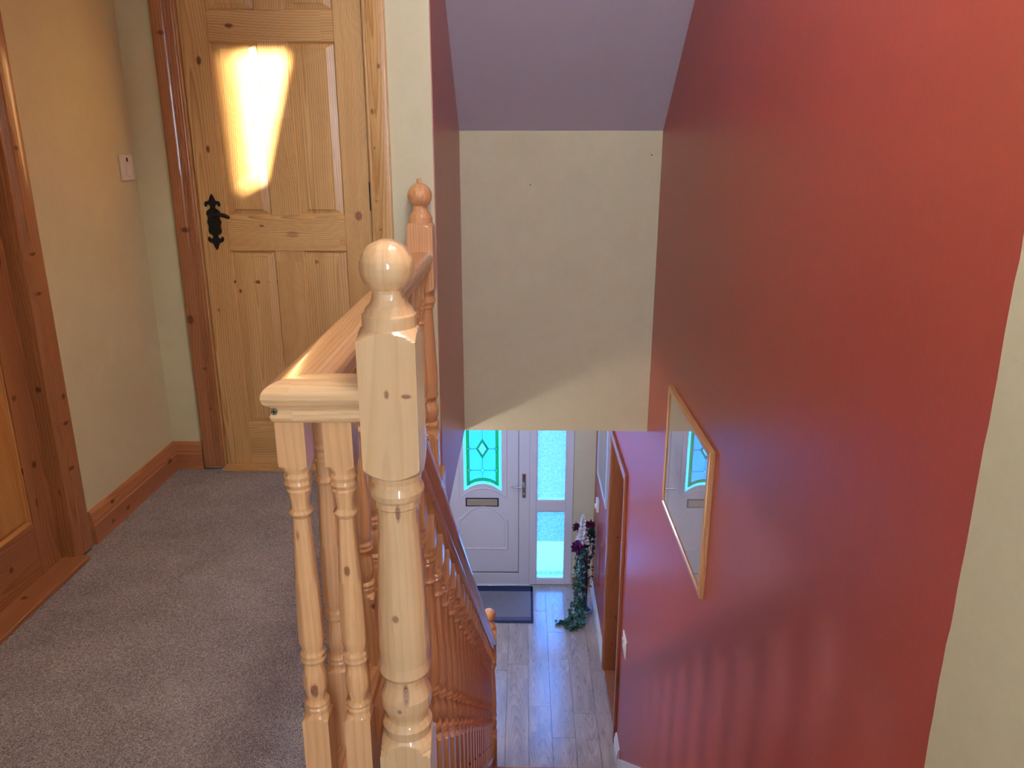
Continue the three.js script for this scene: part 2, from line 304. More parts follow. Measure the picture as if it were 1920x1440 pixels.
function ironHandle(g, x, y, dir = 1) {
  const half = [[0, 0.097], [0.007, 0.085], [0.0115, 0.075], [0.0165, 0.0725], [0.0235, 0.0715], [0.0275, 0.065], [0.0265, 0.056], [0.022, 0.0555], [0.0195, 0.061], [0.013, 0.062], [0.0085, 0.056], [0.0085, 0.049], [0.015, 0.0435],
    [0.022, 0.038], [0.0245, 0.029], [0.0205, 0.018], [0.0215, 0.008], [0.0245, 0.0], [0.0215, -0.010], [0.0205, -0.018], [0.0225, -0.030], [0.020, -0.040], [0.0105, -0.0465], [0.0085, -0.052], [0.013, -0.060], [0.0195, -0.059], [0.0225, -0.054], [0.027, -0.056], [0.0275, -0.065], [0.0215, -0.072], [0.0155, -0.073], [0.0095, -0.079], [0, -0.099]];
  const pts = [...half, ...half.slice(1, -1).reverse().map(([a, b]) => [-a, b])];
  const pg = new THREE.ExtrudeGeometry(splineShape(pts), { depth: 0.002, bevelEnabled: true, bevelThickness: 0.002, bevelSize: 0.0012, bevelSegments: 2 });
  const plate = mesh('handle', boxUV(pg), ironBlack, g); plate.position.set(x, y, 0.0005); plate.userData.label = 'black iron lever handle with pointed ends';
  const c = new THREE.CatmullRomCurve3([[0, 0, 0], [0, 0, 0.032], [0.008 * dir, 0.001, 0.042], [0.03 * dir, 0.004, 0.045], [0.05 * dir, 0.003, 0.045], [0.068 * dir, -0.004, 0.044]].map((p) => new THREE.Vector3(...p)));
  const tube = new THREE.TubeGeometry(c, 30, 0.0052, 10, false), p = tube.attributes.position;
  for (let i = 0; i < p.count; i++) { const t = Math.floor(i / 11) / 30, k = t > 0.55 ? 1 + 0.5 * Math.sin((t - 0.55) / 0.45 * Math.PI * 0.8) : 1, q = c.getPoint(t); p.setXYZ(i, q.x + (p.getX(i) - q.x) * k, q.y + (p.getY(i) - q.y) * k, q.z + (p.getZ(i) - q.z) * (t > 0.55 ? 0.8 : 1)); }
  const end = new THREE.SphereGeometry(0.0062, 12, 8); end.translate(0.068 * dir, -0.004, 0.044);
  const boss = new THREE.CylinderGeometry(0.011, 0.0125, 0.012, 20); boss.rotateX(Math.PI / 2); boss.translate(0, 0, 0.007);
  const lever = mesh('lever', [tube, end, boss].map((q) => boxUV(q)), ironBlack, plate); lever.position.set(0, 0.024, 0);
  for (const sy of [0.034, -0.034]) { const s = new THREE.SphereGeometry(0.003, 10, 6); s.scale(1, 1, 0.5); s.translate(0, sy, 0.0045); mesh('screw', boxUV(s), ironBlack, plate); }
}
{ // landing cupboard door, facing the viewer
  const d = structGroup('door_1'); d.position.set(-1.1683, 0.012, -(ZD + 0.012));
  doorLeaf(d, 0.62, stileMats, railMats, panelMats);
  doorFrame(d, 0.62, 1.985, 0.003,
    [archMat(131, [[0.045, 1.57, 0.012, 0.006, 0.8], [0.04, 0.918, 0.015, 0.009], [0.062, 0.59, 0.012, 0.016, 0.9], [0.03, 0.40, 0.006, 0.006], [0.025, 0.24, 0.005, 0.006]].map(([a, ...k]) => [0.12 - a, ...k])),
      pine('door', 0.12, 2.2, 520, 132, [[0.05, 1.465, 0.004, 0.007], [0.02, 1.32, 0.004, 0.01], [0.02, 1.02, 0.003, 0.005], [0.03, 0.92, 0.004, 0.004], [0.022, 1.2, 0.003, 0.004]], { coat: 0.3 })], stileMats[0]);
  ironHandle(d, 0.05, 0.944);
  for (const y of [0.24, 1.035, 1.75]) { const h = new THREE.CylinderGeometry(0.0045, 0.0045, 0.1, 12); h.translate(0.6215, y, 0.003); mesh('hinge', boxUV(h), ironBlack, d); }
  mesh('threshold', lbx(-0.005, 0.625, -0.012, 0.0, -0.05, 0.05, 0.003, 'x'), railMats[2], d);
  struct('cupboard_leak_stop', bx(XL - 0.1, XS - 0.1, YB + 0.1, CEIL, ZD + 0.32, ZD + 0.38), cream);  // added behind the door to stop sky light leaking round it
}
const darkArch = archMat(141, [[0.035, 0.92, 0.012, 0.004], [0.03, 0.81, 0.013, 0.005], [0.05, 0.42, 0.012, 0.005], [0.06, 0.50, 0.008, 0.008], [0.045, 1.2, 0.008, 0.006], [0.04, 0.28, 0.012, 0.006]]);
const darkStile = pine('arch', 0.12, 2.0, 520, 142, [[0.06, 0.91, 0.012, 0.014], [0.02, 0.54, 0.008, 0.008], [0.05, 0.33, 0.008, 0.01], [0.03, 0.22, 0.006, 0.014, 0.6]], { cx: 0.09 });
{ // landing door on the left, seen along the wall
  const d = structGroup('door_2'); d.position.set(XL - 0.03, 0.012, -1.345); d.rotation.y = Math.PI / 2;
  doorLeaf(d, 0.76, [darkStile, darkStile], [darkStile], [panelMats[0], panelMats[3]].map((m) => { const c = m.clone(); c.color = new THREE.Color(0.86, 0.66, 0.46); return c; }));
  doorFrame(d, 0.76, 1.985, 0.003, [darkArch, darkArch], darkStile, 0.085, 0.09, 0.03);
  mesh('threshold', lbx(-0.02, 0.78, -0.012, 0.004, -0.03, 0.075, 0.003, 'x'), darkStile, d);
  struct('wall_left_leak_stop', bx(XL - 0.2, XL - 0.14, 0, CEIL, 1.1, 2.4), cream);  // added backing, stops sky light coming through the door gaps
}
// skirting of the landing: moulded pine
function skirtProfile(h, t) { const s = new THREE.Shape(); s.moveTo(0, 0); s.lineTo(t, 0); s.lineTo(t, h * 0.58); s.lineTo(t * 0.82, h * 0.61); s.quadraticCurveTo(t * 1.0, h * 0.7, t * 0.72, h * 0.78); s.lineTo(t * 0.72, h * 0.82); s.quadraticCurveTo(t * 0.66, h * 0.94, t * 0.3, h); s.lineTo(0, h); return s; }
function skirt(name, len, h, t, mat, pos, ry, kx = 0) {
  const g = new THREE.ExtrudeGeometry(skirtProfile(h, t), { depth: len, bevelEnabled: false, curveSegments: 6 });
  const m = mesh(name, boxUV(toCreasedNormals(g, 0.5), 'z', 0, kx), mat); m.position.set(...pos); m.rotation.y = ry; m.userData.kind = 'structure'; return m;
}
const skirtMat = pine('base', 0.2, 1.2, 520, 151, [[0.03, 0.42, 0.006, 0.010], [0.03, 0.52, 0.004, 0.01], [0.06, 0.08, 0.007, 0.018], [0.09, 0.5, 0.006, 0.01]], { coat: 0.2 });
skirt('baseboard_left', ZD - 2.22, 0.112, 0.018, skirtMat, [XL, 0, -ZD], 0);
skirt('baseboard_end', 0.118, 0.112, 0.018, skirtMat, [XL + 0.118, 0, -ZD], -Math.PI / 2, 0.3);

// ------------------------------------------------------------------ balustrade: turned posts from square stock
// profile: [height, radius] pairs; a radius above the half side leaves the stock square, between them the corners are cut in arches
function turned(profile, hs, N = 32, step = 0.004) {
  const ys = [], Rs = [];
  for (let k = 0; k < profile.length - 1; k++) {
    const [y0, r0, mode] = profile[k], [y1, r1] = profile[k + 1], n = r0 > hs * 1.42 && r1 > hs * 1.42 ? 1 : Math.max(1, Math.min(14, Math.round(Math.abs(y1 - y0) / step)));
    for (let i = 0; i < n; i++) { let t = i / n; if (mode === 'c') t = t * t * (3 - 2 * t); if (mode === 'o') { ys.push(y0 + (y1 - y0) * t); Rs.push(r0 + (r1 - r0) * Math.sin(t * Math.PI / 2)); continue; } if (mode === 'i') { ys.push(y0 + (y1 - y0) * t); Rs.push(r0 + (r1 - r0) * (1 - Math.cos(t * Math.PI / 2))); continue; } ys.push(y0 + (y1 - y0) * (mode === 'c' ? i / n : t)); Rs.push(r0 + (r1 - r0) * t); }
  }
  ys.push(profile[profile.length - 1][0]); Rs.push(profile[profile.length - 1][1]);
  const P = [], U = [], I = [];
  for (let j = 0; j < ys.length; j++) for (let i = 0; i <= N; i++) {
    const th = i / N * 2 * Math.PI, c = Math.cos(th), s = Math.sin(th), r = Math.min(Rs[j], hs / Math.max(Math.abs(c), Math.abs(s)));
    P.push(r * s, ys[j], r * c); U.push(th * hs * 1.1, ys[j]);
  }
  const M = N + 1;
  for (let j = 0; j < ys.length - 1; j++) for (let i = 0; i < N; i++) { const a = j * M + i; I.push(a, a + 1, a + M + 1, a, a + M + 1, a + M); }
  const g = new THREE.BufferGeometry();
  g.setAttribute('position', new THREE.Float32BufferAttribute(P, 3)); g.setAttribute('uv', new THREE.Float32BufferAttribute(U, 2)); g.setIndex(I);
  const t = g.toNonIndexed(); t.computeVertexNormals();
  return toCreasedNormals(t, 0.62);
}
function ballProfile(c, R, from, to, n = 14) { const o = []; for (let k = 0; k <= n; k++) { const a = from + (to - from) * k / n; o.push([c + R * Math.sin(a), R * Math.cos(a)]); } return o; }
const HN = 0.0455;
function newelProfile(base, d0, d1) { // d0 lifts the base block's top, d1 the head
  const B = (y) => y + d0, U = (y) => y + d1;
  return [[base, 0.1], [B(0.158), 0.1], [B(0.160), 0.0643], [B(0.168), 0.055, 'i'], [B(0.186), 0.0455], [B(0.190), 0.0425], [B(0.198), 0.0425, 'o'], [B(0.207), 0.0455, 'i'], [B(0.217), 0.0425], [B(0.222), 0.0375], [B(0.226), 0.0385, 'c'], [B(0.250), 0.0445, 'c'], [B(0.268), 0.0452, 'c'], [B(0.296), 0.037], [B(0.300), 0.0355], [B(0.311), 0.0365], [B(0.313), 0.0405, 'o'], [B(0.323), 0.0455, 'i'], [B(0.334), 0.0425],
    [B(0.338), 0.0425], [B(0.350), 0.0432, 'c'], [B(0.372), 0.0447, 'c'], [B(0.43), 0.0435], [U(0.52), 0.0393], [U(0.628), 0.0335], [U(0.640), 0.0345], [U(0.644), 0.0385], [U(0.655), 0.0385], [U(0.658), 0.0415, 'o'], [U(0.668), 0.0455, 'i'], [U(0.680), 0.0425], [U(0.684), 0.0405], [U(0.700), 0.0425], [U(0.704), 0.0475, 'o'], [U(0.724), 0.0643], [U(0.726), 0.1],
    [U(0.928), 0.1], [U(0.930), 0.0643], [U(0.944), 0.0455, 'i'], [U(0.946), 0.0425], [U(0.962), 0.0425], [U(0.965), 0.0425, 'o'], [U(0.972), 0.0375, 'c'], [U(0.986), 0.0280], [U(0.994), 0.0250], [U(1.000), 0.0244], [U(1.0045), 0.0249]];
}
const newelKnots = [[0.155, 0.847, 0.0035, 0.006, 0.9], [0.185, 0.844, 0.005, 0.003, 1], [0.165, 0.64, 0.005, 0.014, 0.9], [0.15, 0.445, 0.006, 0.006, 0.8], [0.165, 0.29, 0.006, 0.016, 0.8], [0.15, 0.258, 0.004, 0.004, 0.7]];
const newelMat = pine('newel', 0.315, 1.5, 760, 161, newelKnots.map(([x, y, ...r]) => [x, y + 0.35, ...r]), { coat: 1, rough: 0.3, spec: 1, cx: 0.152, slope: 0.045, y0: 0.75, contrast: 0.34, spacing: 0.014 });
newelMat.map.offset.set(0.5, 0.35 / 1.5);
const newelMat2 = pine('spindle', 0.315, 1.5, 520, 162, [[0.1, 0.9, 0.004, 0.004], [0.2, 1.2, 0.006, 0.01]], { coat: 0.7, rough: 0.4 });
function newel(parent, x, y, Z, mat, base, d0, d1, stub) {
  const p = mesh('newel_post', turned(newelProfile(base, d0, d1), HN, 64, 0.0016), mat, parent); p.position.set(x, y, -Z);
  const c = 1.0385 + d1, prof = [...ballProfile(c, 0.0425, -0.98, Math.PI / 2 - 0.02, 26), [c + 0.0425, 0.0]];
  const ball = mesh('ball_cap', turned(prof, 0.2, 48), mat, p);
  if (stub) { const s = new THREE.CylinderGeometry(0.0085, 0.0085, 0.02, 16); s.translate(0, c + 0.048, 0); mesh('dowel', boxUV(s), mat, p); }
  return p;
}
// spindle: square head and foot, two vases between; y from 0 (foot) to len
const HB = 0.0235;
function spindleGeo(foot, head) { // foot: bottom of the stock; turned part between 0.228 and 0.712
  const s = HB * 1.415;
  const prof = [[foot, 0.1], [0.216, 0.1], [0.2175, s], [0.228, 0.0215, 'o'], [0.233, 0.0205], [0.234, 0.0225], [0.239, 0.0235], [0.243, 0.0215], [0.245, 0.0225], [0.249, 0.0232], [0.253, 0.021], [0.256, 0.0165, 'c'], [0.285, 0.0218, 'c'], [0.302, 0.0215, 'c'], [0.331, 0.0172], [0.334, 0.0212], [0.339, 0.0228], [0.344, 0.0208], [0.346, 0.0212], [0.351, 0.0225], [0.356, 0.0205], [0.360, 0.0195, 'c'],
    [0.375, 0.0228, 'c'], [0.42, 0.0225], [0.50, 0.0198], [0.585, 0.0163], [0.618, 0.0150], [0.622, 0.0185], [0.627, 0.0208], [0.632, 0.0185], [0.635, 0.0152], [0.652, 0.0165], [0.668, 0.0205], [0.672, 0.0185], [0.674, 0.0212], [0.680, 0.0230], [0.686, 0.0205], [0.688, 0.0215], [0.694, 0.0235], [0.700, 0.0215], [0.704, 0.022, 'i'], [0.716, s], [0.7175, 0.1], [head, 0.1]];
  return turned(prof, HB, 24, 0.006);
}
const spindleMats = [
  pine('spindle', 0.16, 1.1, 620, 171, [[0.085, 0.281, 0.006, 0.013, 1], [0.075, 0.588, 0.004, 0.008, 0.5]].map(([x, y, ...r]) => [x, y + 0.1, ...r]), { coat: 0.7, contrast: 0.45, spacing: 0.012 }),
  pine('spindle', 0.16, 1.1, 620, 172, [[0.08, 0.523, 0.005, 0.008, 0.9]].map(([x, y, ...r]) => [x, y + 0.1, ...r]), { coat: 0.7, cx: 0.05, contrast: 0.45, spacing: 0.013 }),
  pine('spindle', 0.16, 1.1, 520, 173, [[0.03, 0.6, 0.004, 0.006], [0.1, 0.3, 0.005, 0.006]], { coat: 0.7, cx: 0.1, contrast: 0.45, spacing: 0.012 }),
  pine('spindle', 0.16, 1.1, 520, 174, [[0.09, 0.2, 0.005, 0.005]], { coat: 0.7, contrast: 0.45, spacing: 0.013 }),
];
for (const m of spindleMats) m.map.offset.set(0.5, 0.1 / 1.1);
function railShape() { // moulded handrail, 90 wide, 68 high, bottom at y = 0
  const h = [[0.034, 0.004], [0.036, 0.011], [0.032, 0.019], [0.0335, 0.026], [0.042, 0.033], [0.0452, 0.042], [0.044, 0.051], [0.037, 0.060], [0.022, 0.0665], [0, 0.068]];
  const s = new THREE.Shape(); s.moveTo(-0.030, 0); s.lineTo(0.030, 0); s.lineTo(0.034, 0.004);
  s.splineThru(h.slice(1).map(([x, y]) => new THREE.Vector2(x, y)));
  s.splineThru(h.slice(1, -1).reverse().map(([x, y]) => new THREE.Vector2(-x, y)));
  s.lineTo(-0.034, 0.004); s.lineTo(-0.030, 0); return s;
}
const railMat = pine('rail', 0.22, 1.6, 520, 181, [[0.1, 0.35, 0.005, 0.014, 0.6], [0.05, 0.9, 0.006, 0.01]], { coat: 0.45, cx: 0.12, slope: 0.05 });
const railFront = pine('newel', 0.22, 0.5, 620, 182, [], { coat: 0.5, cx: -0.02, slope: 0.06 });
const extrude = (s, depth, steps = 1) => new THREE.ExtrudeGeometry(s, { depth, steps, bevelEnabled: false, curveSegments: 4 });
const RX = -0.364, NZ = 1.195, NX = -0.2095, FZ = ZD - HN - 0.002; // landing rail line, near newel, far newel
const RB = 0.795;
{
  const b = thing('landing_balustrade', 'varnished pine landing balustrade with ball-topped posts, beside the brown carpet', 'balustrade', [0, 0, 0]);
  newel(b, NX, 0, NZ, newelMat, -0.35, 0, 0, false);
  newel(b, RX, 0, FZ, newelMat2, -0.2, 0, 0.014, true).rotation.y = 0.0;
  // long rail into the depth, mitred at the corner
  const L = FZ - HN - NZ + 0.004, g = extrude(railShape(), L), p = g.attributes.position;
  for (let i = 0; i < p.count; i++) if (p.getZ(i) > L - 1e-4) p.setZ(i, L - p.getX(i)); // end cut at 45 degrees
  g.deleteAttribute('normal'); const gl = toCreasedNormals(g.index ? g.toNonIndexed() : g, 0.6);
  const r1 = mesh('handrail', boxUV(gl, 'z'), railMat, b); r1.position.set(RX, RB, -(NZ + L));
  // short front rail from the corner to the near newel
  const L2 = NX - HN - RX + 0.004, g2 = extrude(railShape(), L2), p2 = g2.attributes.position;
  for (let i = 0; i < p2.count; i++) if (p2.getZ(i) < 1e-4) p2.setZ(i, p2.getX(i));
  g2.rotateY(Math.PI / 2); g2.deleteAttribute('normal');
  const r2 = mesh('handrail', boxUV(toCreasedNormals(g2.index ? g2.toNonIndexed() : g2, 0.6), 'x'), railFront, b); r2.position.set(RX, RB, -NZ);
  const sc = new THREE.CylinderGeometry(0.006, 0.0055, 0.003, 20); sc.rotateX(Math.PI / 2); const sl = [bx(-0.004, 0.004, -0.0008, 0.0008, -0.0022, -0.001), bx(-0.0008, 0.0008, -0.004, 0.004, -0.0022, -0.001)];
  const scr = mesh('screw', boxUV(sc), steel, r2); scr.position.set(-0.028, 0.0205, 0.0345);
  mesh('cross_slot', sl, gasket, scr);
  // spindles
  const geo = spindleGeo(0.02, 0.80);
  const spots = [[RX - 0.01, NZ], [-0.2975, NZ]];
  for (let k = 1; k <= 11; k++) spots.push([RX, NZ + 0.1335 * k]);
  spots.forEach(([x, Z], k) => { const m = mesh('spindle', geo, spindleMats[k < 2 ? k : 2 + (k % 2)], b); m.position.set(x, 0, -Z); if (k > 1) m.rotation.y = (k % 4) * Math.PI / 2; });
  // base rails with a small fillet, and the moulded edge of the landing
  mesh('base_rail', [bx(RX - 0.032, RX + 0.032, 0, 0.038, NZ - 0.02, FZ - HN, 0.004, 'z'), bx(RX - 0.008, RX + 0.008, 0.03, 0.046, NZ, FZ - HN, 0.002, 'z')], railMat, b);
  mesh('base_rail', bx(RX - 0.032, NX - HN, 0, 0.038, NZ - 0.032, NZ + 0.032, 0.004, 'x'), railMat, b);
  mesh('apron', [bx(XS - 0.02, XS + 0.012, -0.03, 0.02, NZ - 0.02, ZD - 0.001, 0.008, 'z'), bx(XS + 0.0005, XS + 0.018 - 0.008, YB, -0.031, NZ, ZD - 0.001, 0.002, 'z')], railMat, b);
}
// ------------------------------------------------------------------ the staircase and its sloping balustrade
const RISE = 2.85 / 14, GO = 0.2427, NZB = 4.335, slope = RISE / GO, SZ = 0.98, nose = (Z) => -slope * (Z - SZ);
{
  const st = structGroup('stairs');
  const tread = pine('base', 0.3, 1.0, 300, 191, [[0.1, 0.4, 0.008, 0.012]], {});
  for (let k = 1; k <= 14; k++) {
    const Z = SZ + GO * (k - 1), y = -RISE * k;
    mesh('riser', bx(NX + 0.02, XR - 0.022, y - (k < 14 ? 0 : -0.001), y + RISE - 0.03, Z - 0.012, Z + 0.006, 0, 'x'), tread, st);
    if (k < 14) mesh('tread', bx(NX + 0.02, XR - 0.022, y - 0.028, y, Z - 0.01, Z + GO + 0.016, 0.006, 'x'), tread, st);
  }
  const string = (x0, x1, up) => prismX([[1.19, nose(1.19) + up], [NZB, nose(NZB) + up], [NZB, YG + 0.001], [NZB - 0.25, YG + 0.001], [1.19, nose(1.19) - 0.17]], x0, x1, 'z');
  mesh('string', string(NX - 0.02, NX + 0.02, 0.065), tread, st);
  mesh('string', prismX([[0.9, 0.05], [1.0, 0.05], [NZB, nose(NZB) + 0.065], [NZB, YG + 0.001], [NZB - 0.35, YG + 0.001], [0.9, -0.2]], XR - 0.022, XR - 0.001, 'z'), whitePaint, st);
  struct('wall_under_stairs', prismX([[0.5, YB], [1.19, YB - 0.1], [NZB - 0.27, YG + 0.03], [NZB - 0.27, YG], [0.5, YG]], NX - 0.012, NX + 0.012), cream);

  const shadedStairMats = [  // spindles stained darker, partly to put their shade into the colour
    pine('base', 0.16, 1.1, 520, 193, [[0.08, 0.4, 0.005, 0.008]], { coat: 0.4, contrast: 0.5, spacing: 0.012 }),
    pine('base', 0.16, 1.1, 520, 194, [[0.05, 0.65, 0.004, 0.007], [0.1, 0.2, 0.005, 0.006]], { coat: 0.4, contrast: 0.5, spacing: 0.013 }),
  ], shadedStairRail = pine('arch', 0.22, 1.6, 420, 195, [[0.1, 0.35, 0.005, 0.014, 0.6]], { coat: 0.6, cx: 0.12, slope: 0.05 });  // stair rail toned darker too, part of its shade is in the colour
  for (const m of shadedStairMats) m.map.offset.set(0.5, 0.1 / 1.1);
  const b = thing('stair_balustrade', 'pine stair balustrade sloping down to a ball-topped post by the hall floor', 'balustrade', [0, 0, 0]);
  newel(b, NX, YG, NZB, newelMat2, 0.0, 0.13, 0.176, false);
  const under = (Z) => 0.702 - slope * (Z - 1.22), L = NZB - HN - (NZ + HN) + 0.006;
  const g = extrude(railShape(), L), p = g.attributes.position;
  const k = 1 / Math.cos(Math.atan(slope));
  for (let i = 0; i < p.count; i++) { const Z = L - p.getZ(i); p.setY(i, p.getY(i) * k - slope * Z); }
  g.deleteAttribute('normal');
  const r = mesh('handrail', boxUV(toCreasedNormals(g.index ? g.toNonIndexed() : g, 0.6), 'z', 0.05, 0.3), shadedStairRail, b);
  r.position.set(NX, under(NZ + HN - 0.003), -(NZ + HN - 0.003 + L));
  // spindles with raked ends
  const proto = spindleGeo(0.0, 0.80), pp = proto.attributes.position;
  for (let i = 0; i < pp.count; i++) { const y = pp.getY(i), z = pp.getZ(i); if (y > 0.799) pp.setY(i, 0.803 + slope * z - 0.02); else if (y < 0.001) pp.setY(i, -0.06 + slope * z); }
  proto.deleteAttribute('normal');
  const pg = toCreasedNormals(proto, 0.62);
  const n = 21;
  for (let q = 0; q < n; q++) { const Z = 1.372 + 0.1425 * q; if (Z > NZB - HN - 0.04) break; const m = mesh('spindle', pg, shadedStairMats[q % 2], b); m.position.set(NX, under(Z) - 0.775, -Z); m.rotation.y = 0; }
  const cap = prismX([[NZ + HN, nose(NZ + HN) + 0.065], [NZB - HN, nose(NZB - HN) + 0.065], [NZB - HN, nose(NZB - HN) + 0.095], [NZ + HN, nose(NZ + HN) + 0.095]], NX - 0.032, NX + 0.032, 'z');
  mesh('base_rail', cap, shadedStairRail, b);
}

// ------------------------------------------------------------------ front door and its side window, looking out on the porch
const frosted = (r, g, b, rough = 0.72, bump) => new THREE.MeshPhysicalMaterial({ color: new THREE.Color().setRGB(r, g, b), transmission: 1, thickness: 0, roughness: rough, ior: 1.45, side: THREE.DoubleSide, ...(bump ? { bumpMap: bump, bumpScale: 0.004 } : {}) });
const hammered = dataTex(256, 256, (i, j) => { const q = 255 * (0.6 * noise(i / 9, j / 11, 71) + 0.4 * noise(i / 4, j / 5, 72)); return [q, q, q]; }, false);
hammered.repeat.set(1 / 0.25, 1 / 0.25);
const paneBlue = frosted(0.55, 0.72, 0.98, 0.5), paneHammer = frosted(0.4, 0.60, 0.9, 0.62, hammered), paneGreen = frosted(0.12, 0.75, 0.2, 0.5), paneClear = frosted(0.9, 0.98, 1.0, 0.5), paneRim = frosted(0.26, 0.68, 0.9, 0.8);
paneHammer.roughnessMap = dataTex(256, 256, (i, j) => { const q = 190 + 65 * (0.6 * noise(i / 9, j / 11, 71) + 0.4 * noise(i / 4, j / 5, 72)); return [q, q, q]; }, false); paneHammer.roughnessMap.repeat.set(4, 4); paneHammer.roughness = 0.54;
const lead = new THREE.MeshStandardMaterial({ color: 0x3a5560, roughness: 0.5, metalness: 0.3 });
const flat = (pts, z, depth) => { const g = new THREE.ExtrudeGeometry(new THREE.Shape(pts.map(([x, y]) => new THREE.Vector2(x, y))), { depth, bevelEnabled: false }); g.translate(0, 0, z); return boxUV(g, 'y'); };
const arc = (x0, x1, yEnd, yMid, n = 16) => { const o = []; for (let k = 0; k <= n; k++) { const t = k / n * 2 - 1; o.push([x0 + (x1 - x0) * k / n, yEnd + (yMid - yEnd) * (1 - t * t)]); } return o; };
const stroke = (pts, w, z, d) => pts.slice(1).map((b, k) => { const a = pts[k], L = Math.hypot(b[0] - a[0], b[1] - a[1]), g = new THREE.BoxGeometry(L + w * 0.6, w, d); g.rotateZ(Math.atan2(b[1] - a[1], b[0] - a[0])); g.translate((a[0] + b[0]) / 2, (a[1] + b[1]) / 2, z); return boxUV(g); });
{
  const d = structGroup('door_3'); d.position.set(0, YG, -ZF); // local: y up from the hall floor, z towards the viewer
  const F = (x0, x1, y0, y1, z0, z1, r = 0.004) => lbx(x0, x1, y0, y1, z0, z1, r);
  // sash (the white frame that carries handle and glazing) and the outer frame
  const top = 2.12, gx = -0.3715;
  mesh('sash', [F(-0.81, -0.710, 0.02, top, -0.07, 0), F(-0.034, 0.066, 0.02, top, -0.07, 0), F(-0.71, -0.034, 0.02, 0.136, -0.07, 0), F(-0.71, -0.034, 2.03, top, -0.07, 0)], upvc, d);
  mesh('frame', [F(-0.895, -0.814, 0, 2.2, -0.08, -0.006), F(-0.814, 0.47, top + 0.004, 2.2, -0.08, -0.006), F(-0.814, 0.074, 0.0, 0.018, -0.08, 0.012)], upvc, d);
  // infill panel with an arched-bottom light
  const gl = -0.5475, gr = -0.1955, yb = 0.985, ym = 1.062, yt = 1.86;
  const s = new THREE.Shape([[-0.706, 0.140], [-0.038, 0.140], [-0.038, 2.026], [-0.706, 2.026]].map(([x, y]) => new THREE.Vector2(x, y)));
  const topArc = arc(gr, gl, yt, yt + 0.09), botArc = arc(gl, gr, yb, ym);
  s.holes.push(new THREE.Path([...botArc, ...topArc].map(([x, y]) => new THREE.Vector2(x, y))));
  const pg = new THREE.ExtrudeGeometry(s, { depth: 0.03, bevelEnabled: false }); pg.translate(0, 0, -0.045);
  mesh('infill_panel', boxUV(pg), upvc, d);
  mesh('gasket', [F(-0.0385, -0.0335, 0.136, 2.03, -0.05, -0.006, 0), F(-0.7105, -0.7055, 0.136, 2.03, -0.05, -0.006, 0), F(-0.71, -0.034, 0.1345, 0.1400, -0.05, -0.006, 0)], gasket, d);
  // raised mouldings: around the light, and the arched lower panel
  const mould = (pts, w, h) => { const c = new THREE.CatmullRomCurve3(pts.map(([x, y]) => new THREE.Vector3(x, y, -0.0155)), true, 'catmullrom', 0.02); const t = new THREE.TubeGeometry(c, pts.length * 4, w, 8, true); const q = t.attributes.position; for (let i = 0; i < q.count; i++) q.setZ(i, -0.0155 + (q.getZ(i) + 0.0155) * h); t.computeVertexNormals(); return boxUV(t); };
  const offs = (a, o) => [...arc(gl - o, gr + o, yb - o * 1.6, ym - o), [gr + o, 1.3], [gr + o, 1.7], ...arc(gr + o, gl - o, yt + o, yt + 0.09 + o), [gl - o, 1.7], [gl - o, 1.3]];
  mesh('moulding', [mould(offs(0, 0.045), 0.007, 0.8)], upvc, d);
  const low = (x0, x1, y0, ys, yp) => [[x0, y0], [(x0 + x1) / 2, y0], [x1, y0], [x1, ys], ...arc(x1 - 0.03, x0 + 0.03, ys + 0.005, yp), [x0, ys]];
  mesh('moulding', [mould(low(-0.600, -0.143, 0.39, 0.70, 0.835), 0.009, 0.8)], upvc, d);
  mesh('raised_panel', [flat(low(-0.560, -0.183, 0.43, 0.655, 0.775), -0.0155, 0.005)], upvc, d);
  mesh('moulding', [mould(low(-0.572, -0.171, 0.418, 0.667, 0.79), 0.005, 0.8)], upvc, d);
  // leaded light: rim, green border strips, diamonds, lead cames
  const zc = -0.034, T = 0.004;
  const light = structGlass(d, 'pane', flat([...botArc, ...topArc], zc, T), paneRim);
  const bl = gl + 0.028, br = gr - 0.028, bw = 0.024, rise = 0.06;
  const rimIn = [...arc(bl, br, yb + 0.052, ym + 0.028), ...arc(br, bl, yt - 0.03, yt + 0.06)];
  const ringShape = (o, i2) => { const q = new THREE.Shape(o.map(([x, y]) => new THREE.Vector2(x, y))); q.holes.push(new THREE.Path(i2.map(([x, y]) => new THREE.Vector2(x, y)))); const g = new THREE.ExtrudeGeometry(q, { depth: 0.002, bevelEnabled: false }); g.translate(0, 0, zc + T + 0.001); return boxUV(g); };
  const zg = zc + T + 0.001;
  const DIA = [];
  mesh('green_strip', flat([[bl, yb + 0.052], [bl + bw, yb + 0.058], [bl + bw, yt], [bl, yt]], zg, 0.002), paneGreen, light);
  mesh('green_strip', flat([[br - bw, yb + 0.058], [br, yb + 0.052], [br, yt], [br - bw, yt]], zg, 0.002), paneGreen, light);
  const a0 = arc(bl + bw, br - bw, yb + 0.064, ym + 0.028), a1 = arc(bl + bw, br - bw, yb + 0.092, ym + 0.052);
  mesh('green_strip', flat([...a0, ...a1.slice().reverse()], zg, 0.002), paneGreen, light);
  const dy = 1.408, dia = (x, y, w, h) => [[x, y - h], [x + w, y], [x, y + h], [x - w, y]];
  { const q = new THREE.Shape(dia(gx, dy, 0.057, 0.094).map(([x, y]) => new THREE.Vector2(x, y))); q.holes.push(new THREE.Path(dia(gx, dy, 0.040, 0.066).map(([x, y]) => new THREE.Vector2(x, y)))); const g = new THREE.ExtrudeGeometry(q, { depth: 0.002, bevelEnabled: false }); g.translate(0, 0, zg); mesh('green_diamond', boxUV(g), paneGreen, light); }
